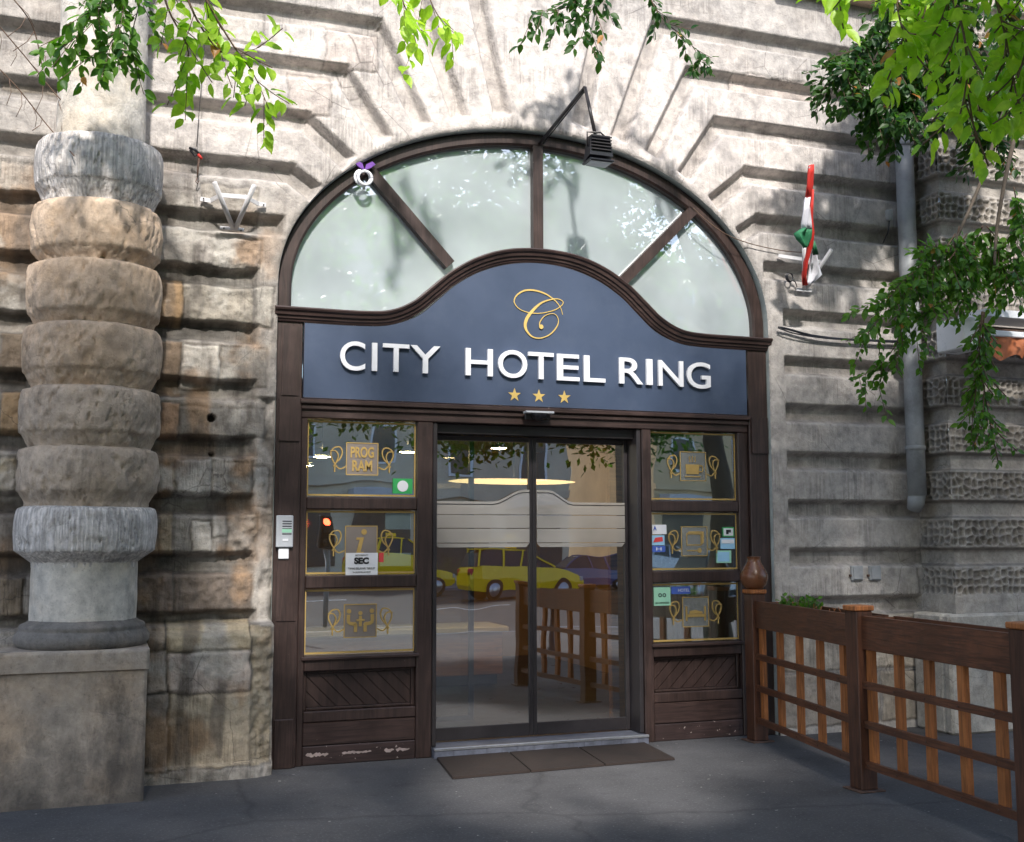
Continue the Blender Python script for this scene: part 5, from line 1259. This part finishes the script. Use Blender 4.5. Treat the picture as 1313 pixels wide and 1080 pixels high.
def pend(px, py, Y, r_, lb):
    c = P(px, py, Y); t = thing('pendant_lamp', lb, 'ceiling lamp', (c.x, c.y, 2.75), 'round lit lamps hanging in the lobby')
    b = MB(); b.lathe([(.02, c.z+.07), (r_*.7, c.z+.045), (r_, c.z), (r_*.98, c.z)], c.x, c.y, 24); b.build('lamp_shade', M['dark'], t)
    b = MB(); b.lathe([(r_*.96, c.z+.002), (r_*.5, c.z-.008), (.001, c.z-.012)], c.x, c.y, 24); b.build('bulb_disc', M['lamp'], t)
    b = MB(); b.tube([(c.x, c.y, c.z+.07), (c.x, c.y, 2.76)], .004, 5); b.build('cord', M['black'], t)
pend(640, 575, 2.4, .085, 'small lit pendant seen through the top of the left door leaf')
pend(413, 586, 1.9, .085, 'lit pendant behind the top left window, left of the gold square')
pend(523, 580, 1.9, .085, 'lit pendant behind the top left window, right of the gold square')
pend(393, 597, 2.6, .07, 'lit pendant at the left rim of the top left window')
pend(845, 587, 1.3, .085, 'lit pendant behind the top right window beside the white partition')
c = P(655, 618, 3.4); t = thing('oval_lamp', 'large flat oval lit lamp glowing behind the sliding door', 'ceiling lamp', c)
b = MB(); b.prism([(c.x+.70*math.cos(a*.131), c.z+.028*math.sin(a*.131)) for a in range(48)], 3.25, 3.45)
me = b.build('lamp_disc', M['lampring'], t)
b = MB(); b.tube([(c.x, 3.3, c.z+.05), (c.x, 3.3, 2.75)], .01, 6); b.build('cord', M['black'], t)

# ---------------------------------------------------------------- street behind the camera (seen in the glass)
def car(name, lb, x, y, paintm, cat='car', taxi=False, heading=1, group=None, zs=1):
    t = thing(name, lb, cat, (0, 0, 0), group); z0 = -.15
    L_, W_ = 4.3, 1.72; s_ = heading
    sec = [(-2.12, .42, .80), (-2.05, .30, .95), (-1.75, .26, 1.0), (-1.0, .26, 1.0), (0, .24, .98), (.9, .24, .95), (1.5, .26, .86), (1.95, .30, .76), (2.14, .40, .62)]
    vs = []; fs = []
    for (u, zl, zu) in sec:
        k = 1 if abs(u) < 1.9 else .86
        for (yy, zz) in ((-W_/2*k*.94, zl), (-W_/2*k, (zl+zu)/2), (-W_/2*k*.95, zu), (W_/2*k*.95, zu), (W_/2*k, (zl+zu)/2), (W_/2*k*.94, zl)): vs.append((u*s_, yy, zz))
    n = len(sec)
    for i in range(n-1):
        for k in range(6): fs.append((i*6+k, i*6+(k+1) % 6, (i+1)*6+(k+1) % 6, (i+1)*6+k))
    fs += [tuple(range(6)), tuple((n-1)*6+k for k in range(6))]
    b = MB(); b.add(vs, fs); bd = b.build('body', paintm, t)
    gh = [(-2.0, .97), (-1.85, 1.36), (-1.5, 1.46), (.0, 1.48), (.35, 1.42), (1.05, .96)]
    vs = []; fs = []
    for (u, z) in gh:
        k = .92 if z < 1.1 else .72
        vs += [(u*s_, -W_/2*k, z), (u*s_, W_/2*k, z)]
    m = len(gh); b = MB(); b.add(vs, [tuple(2*i for i in range(m)), tuple(2*i+1 for i in range(m))[::-1]]+[(2*i, 2*i+1, 2*i+3, 2*i+2) for i in range(m-1)]); b.build('window', M['carglass'], t)
    b = MB(); b.box(min(-1.85*s_, .1*s_), max(-1.85*s_, .1*s_), -.63, .63, 1.462, 1.50, .01)
    for u in (-1.88, -1.0, -.15):
        for yy in (-1, 1): b.bar((u*s_, yy*.80, .97), ((u+.12)*s_, yy*.635, 1.47), .07, .05)
    for yy in (-1, 1): b.bar((1.0*s_, yy*.80, .96), (.3*s_, yy*.635, 1.45), .06, .05)
    b.build('roof', paintm, t)
    for u in (-1.32, 1.32):
        for yy in (-.80, .80):
            b = MB(); b.tube([(u*s_, yy-.11, .31), (u*s_, yy+.11, .31)], .315, 24); wl = b.build('wheel', M['rubber'], t)
            b = MB(); sgn = 1 if yy > 0 else -1; b.tube([(u*s_, yy+sgn*.10, .31), (u*s_, yy+sgn*.118, .31)], .21, 18); b.build('rim', M['steel'], wl)
    for yy in (-.6, .6):
        b = MB(); b.box(min(2.08*s_, 2.02*s_)-.02, max(2.08*s_, 2.02*s_)+.03, yy-.16, yy+.16, .58, .72, .02); b.build('headlight', M['silver'], t)
        b = MB(); b.box(min(-2.1*s_, -2.04*s_)-.02, max(-2.1*s_, -2.04*s_)+.03, yy-.12, yy+.12, .70, .92, .02); b.build('tail_light', M['red'], t)
    if taxi: b = MB(); b.box(-.55, -.20, -.2, .2, 1.52, 1.63, .02); b.build('roof_sign', M['taxi'], t)
    t.location = (x, y, z0); t.scale = (.98, 1, zs)
    return t
car('taxi', 'yellow estate taxi reflected in both sliding door leaves', 13.7, -28.8, M['taxi'], 'taxi', True, zs=1.14)
car('taxi', 'second yellow taxi reflected partly behind the first at left', 10.6, -34.0, M['taxi'], 'taxi', True, zs=1.14)
car('parked_car', 'dark blue car reflected in the right door leaf, left of its neighbour', 18.7, -35.0, M['carblue'], 'car', False, -1, 'cars parked across the street')
car('parked_car', 'silver car across the street, reflected right of the dark blue car', 22.6, -35.3, M['carsilver'], 'car', False, 1, 'cars parked across the street')
car('parked_car', 'silver-grey car on the near side of the road, reflected in the right side windows', 14.0, -13.9, M['carsilver'], 'car', False, 1)
t = thing('traffic_light', 'traffic light showing red, reflected in the middle left window', 'traffic light', (3.95, -13.2, 0))
b = MB(); b.tube([(3.95, -13.2, 0), (3.95, -13.2, 1.37)], .05, 10); b.build('pole', M['pipe'], t)
b = MB(); b.box(3.82, 4.08, -13.3, -13.1, 1.38, 2.03, .02); b.build('signal_head', M['black'], t)
for k in range(3): b = MB(); b.tube([(3.95, -13.1, 1.5+.2*k), (3.95, -13.08, 1.5+.2*k)], .075, 16); b.build('signal_lamp', M['redlamp'] if k == 2 else M['black'], t)
for k, (x, y, lb) in enumerate(((6.2, -6.9, 'dark ball-topped bollard reflected in the right door leaf'), (2.9, -9.6, 'dark ball-topped bollard reflected in the left windows'))):
    t = thing('bollard', lb, 'bollard', (x, y, 0), 'ball-topped bollards by the kerb')
    b = MB(); b.lathe([(.06, 0), (.06, .1), (.035, .12), (.035, .72), (.05, .74), (.05, .78), (.02, .8)], x, y, 16); b.build('shaft', M['dark'], t)
    b = MB(); b.lathe([(.045*math.sin(a*.314), .845-.045*math.cos(a*.314)) for a in range(11)], x, y, 14); b.build('ball', M['dark'], t)
def house(name, lb, x0, x1, h, mat, floors, bays):
    t = thing(name, lb, 'building', ((x0+x1)/2, -50, 0)); y = -48.0
    b = MB(); b.box(x0, x1, y-12, y, -.15, h); b.build('wall', mat, t)
    b = MB(); b.box(x0-.3, x1+.3, y+.003, y+.6, h-.5, h); b.box(x0, x1, y+.003, y+.3, 4.3, 4.7); b.build('cornice', mat, t)
    w_ = (x1-x0)/bays; fh = (h-5.5)/floors
    for i in range(bays):
        xa = x0+w_*(i+.5)
        b = MB(); b.box(xa-w_*.38, xa+w_*.38, y+.002, y+.05, .3, 3.3); b.build('shop_window', M['shopdark'], t)
        if i % 2 == 0: b = MB(); b.box(xa-w_*.42, xa+w_*.42, y+.05, y+1.3, 3.3, 3.95, .02); b.build('shop_awning', M['awnwhite'], t)
        for f_ in range(floors):
            z = 5.3+fh*f_; b = MB(); b.box(xa-.75, xa+.75, y+.002, y+.12, z, z+fh*.62); fr = b.build('window', M['white'], t)
            b = MB(); b.box(xa-.62, xa+.62, y+.121, y+.14, z+.12, z+fh*.62-.12); b.build('pane', M['carglass'], fr)
house('apartment_building', 'beige town house with shops and white awnings, reflected in the left of the door', -22, 23.6, 19, M['render_a'], 4, 11)
house('apartment_building', 'ochre town house across the street, reflected at the right of the door', 28.6, 62, 17, M['render_b'], 4, 9)
